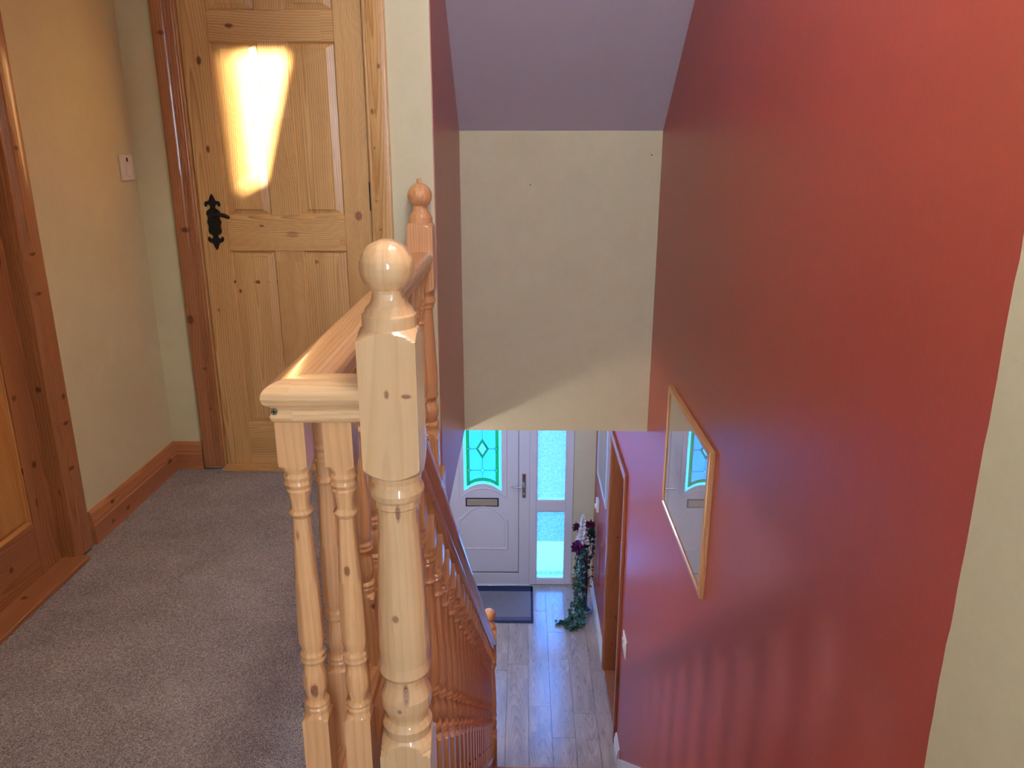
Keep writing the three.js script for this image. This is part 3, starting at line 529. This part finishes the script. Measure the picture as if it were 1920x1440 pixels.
  DIA.push(dia(gx, dy, 0.040, 0.066));
  const xL = bl + bw, xR = br - bw, y2 = 1.194;
  const small = [[xL - 0.003, dy, 0.018, 0.020], [xR + 0.003, dy, 0.018, 0.020], [xL - 0.003, y2, 0.018, 0.025], [xR + 0.003, y2, 0.018, 0.025], [gx, y2, 0.018, 0.020]];
  for (const q of small) DIA.push(dia(...q));
  { // the blue field, left out where the clear bevelled diamonds sit
    const q = new THREE.Shape([...arc(bl + 0.001, br - 0.001, yb + 0.053, ym + 0.029), ...arc(br - 0.001, bl + 0.001, yt - 0.03, yt + 0.06)].map(([x, y]) => new THREE.Vector2(x, y)));
    for (const k of DIA) q.holes.push(new THREE.Path(k.map(([x, y]) => new THREE.Vector2(x, y))));
    const g = new THREE.ExtrudeGeometry(q, { depth: 0.001, bevelEnabled: false }); g.translate(0, 0, zc + T + 0.0003); mesh('blue_field', boxUV(g), paneBlue, light);
    for (const k of DIA) mesh('diamond', flat(k, zc + T + 0.0005, 0.004), paneClear, light);
  }
  const lw = 0.0042, zl = zg + 0.004, cames = [];
  for (const x of [bl, bl + bw, br - bw, br]) cames.push(...stroke([[x, yb + 0.055], [x, yt]], lw, zl, 0.005));
  cames.push(...stroke(arc(bl, br, yb + 0.052, ym + 0.028), lw, zl, 0.005), ...stroke(a1, lw, zl, 0.005));
  for (const [x, y, w, h] of small) { const k = dia(x, y, w, h); cames.push(...stroke([...k, k[0]], lw * 0.8, zl + 0.001, 0.005)); }
  for (const [w, h] of [[0.057, 0.094], [0.040, 0.066]]) { const k = dia(gx, dy, w, h); cames.push(...stroke([...k, k[0]], lw, zl, 0.005)); }
  cames.push(...stroke([[xL, dy], [gx - 0.057, dy]], lw * 0.8, zl, 0.004), ...stroke([[gx + 0.057, dy], [xR, dy]], lw * 0.8, zl, 0.004), ...stroke([[xL, y2], [gx - 0.018, y2]], lw * 0.8, zl, 0.004), ...stroke([[gx + 0.018, y2], [xR, y2]], lw * 0.8, zl, 0.004),
    ...stroke([[gx, ym + 0.055], [gx, y2 - 0.02]], lw * 0.8, zl, 0.004), ...stroke([[gx, y2 + 0.02], [gx, dy - 0.094]], lw * 0.8, zl, 0.004), ...stroke([[gx, dy + 0.094], [gx, yt + 0.05]], lw * 0.8, zl, 0.004));
  mesh('lead_came', cames, lead, light);
  // letter plate
  const lp = mesh('letter_plate', [F(-0.534, -0.2235, 0.832, 0.920, -0.0155, -0.009, 0.003)], gasket, d); lp.userData.label = 'pale metal letter plate with black surround';
  mesh('flap', F(-0.522, -0.2355, 0.843, 0.909, -0.010, -0.004, 0.003), brass, lp);
  // lever handle on a long back plate
  const hp = mesh('handle', [F(-0.003, 0.030, 0.931, 1.178, 0, 0.009, 0.008)], steel, d); hp.userData.label = 'satin metal lever on a long plate';
  const lc = new THREE.CatmullRomCurve3([[0.0135, 1.062, 0.006], [0.0135, 1.062, 0.045], [0.004, 1.061, 0.055], [-0.04, 1.058, 0.056], [-0.098, 1.060, 0.054]].map((q) => new THREE.Vector3(...q)));
  const knob = new THREE.SphereGeometry(0.0085, 12, 8); knob.translate(-0.098, 1.060, 0.054);
  mesh('lever', [boxUV(new THREE.TubeGeometry(lc, 24, 0.0085, 10)), boxUV(knob)], steel, hp);
  const key = new THREE.CylinderGeometry(0.0085, 0.0085, 0.01, 16); key.rotateX(Math.PI / 2); key.translate(0.0135, 0.975, 0.009); mesh('lock_cylinder', boxUV(key), brass, hp);
  for (const y of [1.15, 0.952]) { const q = new THREE.CylinderGeometry(0.004, 0.004, 0.003, 10); q.rotateX(Math.PI / 2); q.translate(0.0135, y, 0.01); mesh('screw', boxUV(q), gasket, hp); }
  mesh('threshold', F(-0.81, 0.47, -0.005, 0.012, -0.02, 0.02, 0.004), steel, d);

  const w = structGroup('window_1'); w.position.copy(d.position);
  const y0 = 0.07, yA = 0.79, yB = 0.896, yT = 2.1;
  mesh('window_frame', [F(0.0665, 0.130, 0.012, 2.2, -0.08, -0.002), F(0.405, 0.472, 0.012, 2.2, -0.08, -0.002), F(0.13, 0.405, 0.012, y0, -0.08, -0.002), F(0.13, 0.405, yA, yB, -0.08, -0.002), F(0.13, 0.405, yT, 2.2, -0.08, -0.002)], upvc, w);
  for (const [a, b] of [[y0, yA], [yB, yT]]) {
    mesh('glazing_bead', [F(0.1305, 0.140, a, b, -0.04, -0.008, 0.003), F(0.395, 0.4045, a, b, -0.04, -0.008, 0.003), F(0.14, 0.395, a, a + 0.010, -0.04, -0.008, 0.003), F(0.14, 0.395, b - 0.010, b, -0.04, -0.008, 0.003)], upvc, w);
    structGlass(w, 'pane', lbx(0.135, 0.40, a + 0.005, b - 0.005, -0.044, -0.040, 0), paneHammer);
  }
}
function structGlass(parent, name, geo, mat) { return mesh(name, geo, mat, parent); }
skirt('baseboard_front', 0.19, 0.10, 0.016, skirtMat, [XR, YG, -ZF], -Math.PI / 2, 0.2);
skirt('baseboard_hall', ZF - 0.018 - 5.50, 0.12, 0.018, whitePaint, [XR, YG, -5.50], Math.PI);
skirt('baseboard_stairs', 4.57 - 4.40, 0.12, 0.018, whitePaint, [XR, YG, -4.40], Math.PI);

// pine-framed doorway in the right wall of the hall, its door set back in the opening
{
  const d = structGroup('door_4'); d.position.set(XR, YG + 0.002, -5.42 + 0.02); d.rotation.y = -Math.PI / 2; // local x runs towards the viewer, z out of the wall
  const hm = pine('hall', 0.15, 2.2, 360, 201, [[0.08, 0.5, 0.006, 0.008], [0.05, 0.9, 0.005, 0.007], [0.09, 1.2, 0.006, 0.009], [0.04, 1.35, 0.004, 0.005], [0.07, 1.6, 0.005, 0.006], [0.1, 0.25, 0.006, 0.007]], { coat: 0.3 });
  const leaf = new THREE.Group(); leaf.name = 'leaf'; leaf.position.set(0.0, 0, -0.098); d.add(leaf);
  doorLeaf(leaf, 0.72, [hm, hm], [hm], [hm]);
  doorFrame(d, 0.72, 1.985, 0.003, [hm, hm], hm, 0.076, 0.14, 0.002);
  mesh('threshold', lbx(-0.004, 0.724, -0.012, 0.001, -0.137, -0.0005, 0.001, 'x'), hm, d);
  struct('wall_right_leak_stop', bx(XR + 0.15, XR + 0.2, YG, YB, 4.4, 5.7), cream);  // added backing against light leaking through the doorway
}

// ------------------------------------------------------------------ framed pictures on the right wall
const oakFrame = pine('rail', 0.1, 0.9, 420, 211, [], { coat: 0.2, slope: 0.02 });
const glassPane = new THREE.MeshPhysicalMaterial({ color: 0xffffff, transmission: 1, thickness: 0, roughness: 0, ior: 1.5 });
function framed(name, label, Z0, Z1, y0, y1, fw, fd, fm, art, bevel) {
  const t = thing(name, label, 'picture', [XR, (y0 + y1) / 2, (Z0 + Z1) / 2], undefined); t.rotation.y = -Math.PI / 2; // local x towards the viewer, z out of the wall
  const w = Z1 - Z0, h = y1 - y0, W2 = w / 2, H2 = h / 2;
  const prof = () => { const s = new THREE.Shape(); s.moveTo(0, 0); s.lineTo(fw, 0); s.lineTo(fw, fd * 0.75); s.quadraticCurveTo(fw * 0.8, fd, fw * 0.55, fd * 0.98); s.lineTo(fw * 0.2, fd * 0.86); s.quadraticCurveTo(0, fd * 0.8, 0, fd * 0.55); s.lineTo(0, 0); return s; };
  // four mitred mouldings; profile x measured inwards from the outer edge
  const side = (len) => { const g = new THREE.ExtrudeGeometry(prof(), { depth: len, bevelEnabled: false, curveSegments: 5 }), p = g.attributes.position; for (let i = 0; i < p.count; i++) { const z = p.getZ(i), x = p.getX(i); p.setZ(i, z < 1e-5 ? x : len - x); } return g; };
  const put = (len, rotZ, x, y, grain) => { const g = side(len); // profile x -> inwards, profile y -> out of the wall, length along the edge
    const m = new THREE.Matrix4().makeBasis(new THREE.Vector3(0, -1, 0), new THREE.Vector3(0, 0, 1), new THREE.Vector3(-1, 0, 0)); g.applyMatrix4(m); g.rotateZ(rotZ); g.translate(x, y, 0); g.deleteAttribute('normal'); return boxUV(toCreasedNormals(g.index ? g.toNonIndexed() : g, 0.5), grain, 0.02); };
  mesh('frame', put(w, 0, W2, H2, 'x'), fm, t); mesh('frame', put(w, Math.PI, -W2, -H2, 'x'), fm, t); mesh('frame', put(h, Math.PI / 2, -W2, H2, 'y'), fm, t); mesh('frame', put(h, -Math.PI / 2, W2, -H2, 'y'), fm, t);
  const q = fw - 0.004, pg = new THREE.BoxGeometry(w - 2 * q, h - 2 * q, 0.004); pg.translate(0, 0, fd * 0.35); mesh('print', pg, art, t);
  const gg = new THREE.BoxGeometry(w - 2 * q, h - 2 * q, 0.0015); gg.translate(0, 0, fd * 0.35 + 0.006); mesh('glass', boxUV(gg), glassPane, t);
  return t;
}
{
  const art = dataTex(512, 384, (i, j) => { // pale print with a soft grey wash and a fine horizon
    const x = i / 512, y = j / 384, n = noise(x * 5, y * 5, 81), m = noise(x * 30, y * 26, 82), wash = Math.exp(-(((x - 0.36) / 0.16) ** 2) - ((y - 0.52) / 0.2) ** 2) * (0.35 + 0.65 * noise(x * 16, y * 13, 83));
    let v = 0.86 + 0.07 * (n - 0.5) + 0.02 * (m - 0.5) - 0.5 * wash; if (Math.abs(y - 0.34 - 0.012 * Math.sin(x * 9)) < 0.004 && x < 0.42) v -= 0.3;
    return [205 * v, 198 * v, 196 * v].map((q) => Math.max(0, Math.min(255, q)));
  });
  framed('framed_picture', 'large pale print behind glass in a slim oak frame, on the red stairwell wall', 2.545, 3.362, -0.385, 0.197, 0.028, 0.022, oakFrame, new THREE.MeshStandardMaterial({ map: art, roughness: 0.8 }));
  const art2 = dataTex(256, 256, (i, j) => { const x = i / 256, y = j / 256, v = 0.75 + 0.25 * noise(x * 4, y * 5, 91) + 0.08 * noise(x * 20, y * 20, 92); return [128 * v, 150 * v, 190 * v]; });
  framed('framed_picture', 'blue picture in a pale frame, beside the pine doorway near the front door', 5.645, 6.37, -1.53, -0.72, 0.03, 0.02, new THREE.MeshPhysicalMaterial({ color: 0xb9c4cf, roughness: 0.3 }), new THREE.MeshStandardMaterial({ map: art2, roughness: 0.8 }));
}
// ------------------------------------------------------------------ switches
{
  const s = thing('wall_switch', 'cream switch plate with a dark red indicator, beside the landing corner', 'switch', [XL, 1.147, 2.771]); s.rotation.y = Math.PI / 2;
  mesh('plate', lbx(-0.043, 0.043, -0.043, 0.043, 0, 0.009, 0.004), plastic, s);
  const r = lbx(-0.013, 0.013, -0.024, 0.012, 0, 0.005, 0.002); const rk = mesh('rocker', r, plastic, s); rk.position.set(0, 0, 0.009); rk.rotation.x = 0.08;
  mesh('indicator', lbx(-0.005, 0.005, 0.020, 0.033, 0.008, 0.0105, 0.001), new THREE.MeshPhysicalMaterial({ color: 0x4a0f0a, roughness: 0.25 }), s);
  mesh('label_mark', lbx(-0.006, 0.006, -0.031, -0.030, 0.008, 0.0093, 0), new THREE.MeshStandardMaterial({ color: 0x9a8f86, roughness: 0.6 }), s);
  const h = thing('wall_switch', 'white switch plate on the red wall, just before the hall doorway', 'switch', [XR, -1.868, 4.368]); h.rotation.y = -Math.PI / 2;
  mesh('plate', lbx(-0.072, 0.072, -0.062, 0.062, 0, 0.010, 0.004), plastic, h);
  for (const x of [-0.034, 0.034]) { const q = mesh('rocker', lbx(-0.014, 0.014, -0.022, 0.022, 0, 0.006, 0.002), plastic, h); q.position.set(x, 0, 0.009); q.rotation.x = 0.1; }
  const t = thing('wall_thermostat', 'small white wall unit on the red wall, below the blue picture', 'thermostat', [XR, -1.785, 6.262]); t.rotation.y = -Math.PI / 2;
  mesh('body', lbx(-0.045, 0.045, -0.055, 0.055, 0, 0.026, 0.006), plastic, t);
  const dial = new THREE.CylinderGeometry(0.022, 0.024, 0.012, 24); dial.rotateX(Math.PI / 2); dial.translate(0, -0.012, 0.031); mesh('dial', boxUV(dial), plastic, t);
}
// ------------------------------------------------------------------ door mat
{
  const fib = (r, g, b, s) => { const t = dataTex(256, 256, (i, j) => { const f = 0.7 + 0.6 * hash(i, j, s) * (0.6 + 0.4 * ((i >> 2) & 1)); return [r * f, g * f, b * f].map((q) => Math.min(255, q)); }); t.repeat.set(5, 5); return new THREE.MeshStandardMaterial({ map: t, roughness: 0.95 }); };
  const m = thing('door_mat', 'grey door mat with a darker border, at the foot of the front door', 'mat', [0, YG, 0]);
  const rim = fib(40, 56, 92, 301), mid = fib(136, 132, 136, 302), x0 = -0.66, x1 = 0.102, a = 6.055, b = 6.66;
  mesh('border', [bx(x0, x1, 0.001, 0.008, a, a + 0.09, 0.003), bx(x0, x1, 0.001, 0.008, b - 0.1, b, 0.003), bx(x0, x0 + 0.025, 0.001, 0.008, a, b, 0.003), bx(x1 - 0.022, x1, 0.001, 0.008, a, b, 0.003)], rim, m);
  mesh('pile', bx(x0 + 0.02, x1 - 0.02, 0.001, 0.011, a + 0.085, b - 0.095, 0.003), mid, m);
  mesh('rib', bx(x0 + 0.02, x1 - 0.02, 0.004, 0.012, a + 0.03, a + 0.082, 0.003), fib(96, 100, 118, 303), m);
}
// ------------------------------------------------------------------ tall glass floor vase with silk flowers and trailing ivy
{
  const VX = 0.578, VZ = 6.27, VH = 0.60, lean = -0.035;
  const v = thing('floor_vase', 'tall dark violet glass floor vase in the corner beside the front door', 'vase', [VX, YG, VZ]);
  const pr = [[0.0, 0.0], [0.062, 0.0], [0.064, 0.006], [0.050, 0.014], [0.026, 0.035], [0.022, 0.06], [0.025, 0.10], [0.032, 0.25], [0.038, 0.42], [0.044, 0.56], [0.048, VH], [0.045, VH], [0.040, 0.55], [0.034, 0.42], [0.028, 0.25], [0.020, 0.11], [0.0, 0.10]];
  const g = new THREE.LatheGeometry(pr.map(([x, y]) => new THREE.Vector2(x, y)), 40); const p = g.attributes.position; for (let i = 0; i < p.count; i++) p.setX(i, p.getX(i) + lean * p.getY(i) / VH);
  g.computeVertexNormals();
  mesh('body', boxUV(g), new THREE.MeshPhysicalMaterial({ color: 0x454a7c, roughness: 0.1, clearcoat: 0.8, transmission: 0.4, thickness: 0.03 }), v);
  const foot = new THREE.TorusGeometry(0.057, 0.006, 10, 36); foot.rotateX(Math.PI / 2); foot.translate(0, 0.010, 0); mesh('foot', boxUV(foot), new THREE.MeshPhysicalMaterial({ color: 0xaab8d8, roughness: 0.08, metalness: 0.2, clearcoat: 1 }), v);
  const stemMat = new THREE.MeshStandardMaterial({ color: 0x2f4a33, roughness: 0.7 });
  const leafMats = [new THREE.MeshPhysicalMaterial({ color: 0x2f5f52, roughness: 0.5, side: THREE.DoubleSide }), new THREE.MeshPhysicalMaterial({ color: 0x4f8578, roughness: 0.5, side: THREE.DoubleSide })];
  const darkLeaf = new THREE.MeshPhysicalMaterial({ color: 0x1f3a34, roughness: 0.5, side: THREE.DoubleSide });
  const tx = VX + lean, ty = YG + VH; // mouth of the vase
  const stemTo = (x, y, Z, r = 0.0025) => boxUV(new THREE.TubeGeometry(new THREE.CatmullRomCurve3([new THREE.Vector3(tx, ty - 0.25, -VZ), new THREE.Vector3(tx + (x - tx) * 0.25, ty, -(VZ + (Z - VZ) * 0.25)), new THREE.Vector3(x, y, -Z)]), 12, r, 6));
  const rel = (g, t) => { g.translate(-t.position.x, -t.position.y, -t.position.z); return g; };
  function petalGeo(L, W, curl) { const P = [], I = [], n = 4; for (let k = 0; k <= n; k++) { const t = k / n, w = W * Math.sin(Math.PI * (0.12 + 0.8 * t)) * 0.5, z = curl * t * t; P.push(-w, t * L, z + 0.1 * w, 0, t * L, z, w, t * L, z + 0.1 * w); } for (let k = 0; k < n; k++) for (let c = 0; c < 2; c++) { const a = k * 3 + c; I.push(a, a + 1, a + 4, a, a + 4, a + 3); } const q = new THREE.BufferGeometry(); q.setAttribute('position', new THREE.Float32BufferAttribute(P, 3)); q.setIndex(I); const t2 = q.toNonIndexed(); t2.computeVertexNormals(); return t2; }
  function place(g, pos, dir, roll, sc = 1) { const q = g.clone(), up = new THREE.Vector3(...dir).normalize(), m = new THREE.Matrix4().makeRotationFromQuaternion(new THREE.Quaternion().setFromUnitVectors(new THREE.Vector3(0, 1, 0), up).multiply(new THREE.Quaternion().setFromAxisAngle(new THREE.Vector3(0, 1, 0), roll))); q.scale(sc, sc, sc); q.applyMatrix4(m); q.translate(...pos); return boxUV(q); }
  function bloom(name, label, x, y, Z, R, mat, group) {
    const t = thing(name, label, 'flower', [x, y, Z], group), pet = petalGeo(R, R * 0.75, R * 0.35);
    mesh('stem', rel(stemTo(x, y - 0.01, Z), t), stemMat, t);
    const tilt = new THREE.Vector3(tx - 0.2 < x ? (x - tx) * 2 : -0.4, 0.7, 0.6).normalize();
    for (let ringN = 0; ringN < 4; ringN++) { const n = [9, 8, 6, 4][ringN], el = [0.15, 0.55, 0.95, 1.3][ringN], gs = []; for (let k = 0; k < n; k++) { const a = k / n * 6.283 + ringN * 0.4; const loc = new THREE.Vector3(Math.cos(a) * Math.cos(el), Math.sin(el), Math.sin(a) * Math.cos(el)); loc.applyQuaternion(new THREE.Quaternion().setFromUnitVectors(new THREE.Vector3(0, 1, 0), tilt)); gs.push(place(pet, [0, 0, 0], loc.toArray(), rr(0, 6.28), rr(0.75, 1.05))); } mesh('petals', gs, mat, t); }
    return t;
  }
  const purple = [new THREE.MeshPhysicalMaterial({ color: 0x6a1f63, roughness: 0.7, side: THREE.DoubleSide }), new THREE.MeshPhysicalMaterial({ color: 0x5a1636, roughness: 0.7, side: THREE.DoubleSide })];
  bloom('purple_flower', 'bright purple bloom leaning over the vase rim, lowest of the purple flowers', 0.488, -2.165, 6.19, 0.066, purple[0]);
  bloom('purple_flower', 'dark magenta bloom just left of the white flower spike', 0.485, -2.025, 6.30, 0.046, purple[1]);
  bloom('purple_flower', 'dark plum bloom against the red wall, right of the white flower spike', 0.612, -2.0, 6.30, 0.045, purple[1]);
  bloom('purple_flower', 'small plum bloom tucked among dark leaves behind the white spike', 0.585, -2.03, 6.36, 0.04, purple[1]);
  { // white spike
    const t = thing('white_flower_spike', 'tall white flower spike standing highest in the floor vase', 'flower', [0.532, -2.14, 6.24]), pet = petalGeo(0.06, 0.032, 0.016), white = new THREE.MeshPhysicalMaterial({ color: 0xf6f4f6, roughness: 0.6, side: THREE.DoubleSide });
    mesh('stem', [rel(stemTo(0.532, -2.1, 6.24), t), boxUV(new THREE.CylinderGeometry(0.002, 0.0026, 0.26, 6).translate(0, 0.13, 0))], stemMat, t);
    const gs = []; for (let k = 0; k < 110; k++) { const f = k / 110, a = k * 2.4, y = f * 0.265, w = 1 - f * 0.75; gs.push(place(pet, [Math.cos(a) * 0.004, y, Math.sin(a) * 0.004], [Math.cos(a), 0.35 + f * 0.9 - 0.5 * (k % 3 === 0), Math.sin(a)], k, w)); }
    mesh('florets', gs, white, t);
  }
  // ivy: a small lobed leaf, many along trailing stems
  function ivyLeaf(S) { const o = [[0, 0], [0.22, -0.12], [0.5, 0.05], [0.32, 0.25], [0.36, 0.5], [0.14, 0.55], [0, 1]]; const pts = [...o, ...o.slice(1, -1).reverse().map(([x, y]) => [-x, y])].map(([x, y]) => new THREE.Vector2(x * S, y * S)); const q = new THREE.ShapeGeometry(new THREE.Shape(pts)), p = q.attributes.position; for (let i = 0; i < p.count; i++) p.setZ(i, -0.35 * Math.abs(p.getX(i)) + 0.1 * p.getY(i)); q.computeVertexNormals(); return q.toNonIndexed(); }
  const leaf = ivyLeaf(0.04);
  function trail(t, pts, n, spread, mats) {
    const c = new THREE.CatmullRomCurve3(pts.map(([x, y, Z]) => new THREE.Vector3(x, y, -Z)));
    mesh('stem', rel(boxUV(new THREE.TubeGeometry(c, 60, 0.0022, 5)), t), stemMat, t);
    const sets = mats.map(() => []);
    for (let k = 0; k < n; k++) { const q = c.getPoint(rnd()), d = [rr(-1, 1), rr(-0.7, 0.6), rr(-0.3, 1)]; const pos = [q.x + d[0] * spread * rnd(), Math.max(YG + 0.012, q.y + d[1] * spread * rnd()), q.z + d[2] * spread * rnd()]; pos[0] = Math.min(pos[0], XR - 0.035); pos[2] = Math.max(pos[2], -ZF + 0.03); if (pos[1] < YG + 0.06) d[1] = Math.abs(d[1]) * 0.5 + 0.1; sets[k % mats.length].push(place(leaf, pos, d, rr(0, 6.28), rr(0.6, 1.15))); }
    sets.forEach((gs, k) => { const m = mesh('leaves', rel(mergeGeometries(gs), t), mats[k], t); m.userData.kind = 'stuff'; });
  }
  const iv = thing('ivy_garland', 'thick variegated ivy trailing from the vase down onto the laminate floor', 'ivy', [tx, ty, VZ]);
  trail(iv, [[tx, ty, VZ], [0.505, -2.19, 6.18], [0.482, -2.33, 6.16], [0.49, -2.48, 6.17], [0.485, -2.62, 6.18], [0.50, -2.74, 6.14], [0.46, -2.83, 6.11], [0.40, -2.835, 6.05], [0.35, -2.838, 6.06]], 210, 0.042, leafMats);
  trail(iv, [[tx, ty, VZ], [0.53, -2.2, 6.15], [0.515, -2.38, 6.13], [0.52, -2.55, 6.14], [0.53, -2.7, 6.12], [0.53, -2.80, 6.08], [0.49, -2.835, 5.99], [0.41, -2.838, 5.97]], 190, 0.04, leafMats);
  trail(iv, [[0.49, -2.60, 6.17], [0.46, -2.72, 6.16], [0.43, -2.80, 6.12], [0.38, -2.84, 6.08], [0.31, -2.84, 6.05]], 60, 0.028, leafMats);
  const iv2 = thing('ivy_spray', 'sparse dark ivy hanging behind the vase against the cream corner', 'ivy', [tx, ty, VZ + 0.1]);
  trail(iv2, [[tx, ty, VZ + 0.02], [0.60, -2.13, 6.34], [0.62, -2.25, 6.38], [0.60, -2.42, 6.40], [0.62, -2.58, 6.42], [0.60, -2.68, 6.42]], 90, 0.055, [darkLeaf]);
  trail(iv2, [[tx, ty, VZ + 0.02], [0.57, -2.12, 6.30], [0.60, -2.04, 6.34], [0.625, -2.1, 6.36]], 80, 0.06, [darkLeaf]);
}

// ------------------------------------------------------------------ out of view: window behind the viewer with added curtains, added fill lamps, wall lamp
{
  const w = structGroup('window_2');
  const F = (x0, x1, y0, y1, Z0, Z1) => bx(x0, x1, y0, y1, Z0, Z1, 0.004);
  mesh('window_frame', [F(-0.15, -0.11, 0.95, 2.2, -1.99, -1.93), F(0.59, 0.62, 0.95, 2.2, -1.99, -1.93), F(-0.11, 0.59, 0.95, 1.0, -1.99, -1.93), F(-0.11, 0.59, 2.19, 2.2, -1.99, -1.93)], upvc, w);
  mesh('pane', bx(-0.11, 0.59, 1.0, 2.19, -1.965, -1.961), glassPane, w);
  const cloth = new THREE.MeshPhysicalMaterial({ color: new THREE.Color().setRGB(0.63, 0.84, 1.32), transmission: 1, thickness: 0, roughness: 1, side: THREE.DoubleSide });  // tinted blue and bright to cool the light through the added curtains
  const added_sheer = new THREE.MeshPhysicalMaterial({ color: 0xf4efe6, transmission: 0.6, thickness: 0, roughness: 0.72, side: THREE.DoubleSide });  // added strip that dims one side of the sun patch
  const dimmingNet = new THREE.MeshPhysicalMaterial({ color: new THREE.Color().setRGB(0.28, 0.29, 0.31), transmission: 1, thickness: 0, roughness: 0.5, specularIntensity: 0, side: THREE.DoubleSide });  // added across the gap to dim the sun beam
  const drape = (xl, xr) => { // hanging cloth between two edges given as x(y), with shallow folds
    const P = [], I = [], n = 40, m = 28, y0 = 0.9, y1 = 2.24;
    for (let j = 0; j <= m; j++) for (let i = 0; i <= n; i++) { const y = y0 + (y1 - y0) * j / m, a = xl(y), b = xr(y); P.push(a + (b - a) * i / n, y, 1.85 + 0.008 * Math.sin(i * 0.95) * (1.2 - j / m * 0.5)); }
    for (let j = 0; j < m; j++) for (let i = 0; i < n; i++) { const a = j * (n + 1) + i; I.push(a, a + 1, a + n + 2, a, a + n + 2, a + n + 1); }
    const g = new THREE.BufferGeometry(); g.setAttribute('position', new THREE.Float32BufferAttribute(P, 3)); g.setIndex(I); const t = g.toNonIndexed(); t.computeVertexNormals(); return boxUV(t);
  };
  const gapL = (y) => 0.278 + (2.18 - y) * 0.034, gapR = (y) => Math.max(gapL(y) + 0.001, y > 1.743 ? 0.512 - (2.18 - y) * 0.29 : 0.385 - (1.743 - y) * 4);
  mesh('added_curtain', drape(() => -0.22, gapL), cloth, w);  // added, unseen; the gap is cut to shape the sun patch
  mesh('added_curtain', drape(gapR, () => 0.664), cloth, w);
  mesh('added_sheer', drape((y) => gapL(y) - 0.01, (y) => Math.min(gapL(y) + 0.062, gapR(y))), added_sheer, w);
  mesh('added_sheer', drape((y) => gapL(y) - 0.02, (y) => gapR(y) + 0.02), dimmingNet, w).position.z = 0.012;
  mesh('curtain_pole', boxUV(new THREE.CylinderGeometry(0.012, 0.012, 1.0, 16).rotateZ(Math.PI / 2).translate(0.17, 2.255, 1.835)), ironBlack, w);
}
function lamp(name, label, x, y, Z, r, col, power, glow) {
  const t = thing(name, label, 'lamp', [x, y, Z]);
  const dome = new THREE.SphereGeometry(r, 28, 14, 0, Math.PI * 2, Math.PI / 2, Math.PI / 2); dome.scale(1, 0.6, 1);
  mesh('shade', boxUV(dome), new THREE.MeshStandardMaterial({ color: 0xffffff, emissive: new THREE.Color().setRGB(...col), emissiveIntensity: glow, roughness: 0.5 }), t);
  mesh('base', boxUV(new THREE.CylinderGeometry(r * 1.04, r * 1.04, 0.02, 32).translate(0, 0.01, 0)), whitePaint, t);
  const l = new THREE.PointLight(new THREE.Color().setRGB(...col), power, 0, 2); l.position.set(0, -r * 0.6 - 0.03, 0); l.castShadow = true; l.shadow.radius = r * 50; t.add(l);
  return t;
}
lamp('fill_lamp', 'added round fill lamp, unseen above the top of the stairs', 0.1, TOP - 0.021, 1.3, 0.19, [1, 0.98, 0.97], 5.2, 3);  // added fill light for the stairwell
lamp('fill_lamp', 'added round blue fill lamp, unseen in the hall behind the bulkhead', -0.45, YB - 0.021, 5.2, 0.14, [0.42, 0.56, 1], 4.8, 2);  // added to brighten the hall with bluish light
{
  const t = thing('wall_lamp', 'round wall lamp on the left hall wall under the landing', 'lamp', [XL, -0.72, 3.28]);
  mesh('base', boxUV(new THREE.CylinderGeometry(0.06, 0.06, 0.016, 28).rotateZ(Math.PI / 2).translate(0.008, 0, 0)), brass, t);
  mesh('shade', boxUV(new THREE.SphereGeometry(0.055, 24, 16).translate(0.09, 0, 0)), new THREE.MeshStandardMaterial({ color: 0xffffff, emissive: new THREE.Color().setRGB(1, 0.93, 0.9), emissiveIntensity: 2, roughness: 0.5 }), t);
  mesh('stem', boxUV(new THREE.CylinderGeometry(0.008, 0.008, 0.05, 12).rotateZ(Math.PI / 2).translate(0.03, 0, 0)), brass, t);
  const l = new THREE.PointLight(new THREE.Color().setRGB(0.97, 0.92, 0.92), 3.0, 0, 2); l.position.set(0.09, 0, 0); l.castShadow = true; l.shadow.radius = 3.5; t.add(l);
}
// two small nails left in the stairwell's end wall
for (const [x, y] of [[0.032, 1.038], [0.621, 1.179]]) { const n = new THREE.CylinderGeometry(0.003, 0.0025, 0.014, 8); n.rotateX(Math.PI / 2); const m = mesh('nail', boxUV(n), gasket, bulk); m.position.set(x, y, -ZB + 0.006); }

renderer.render(scene, camera);
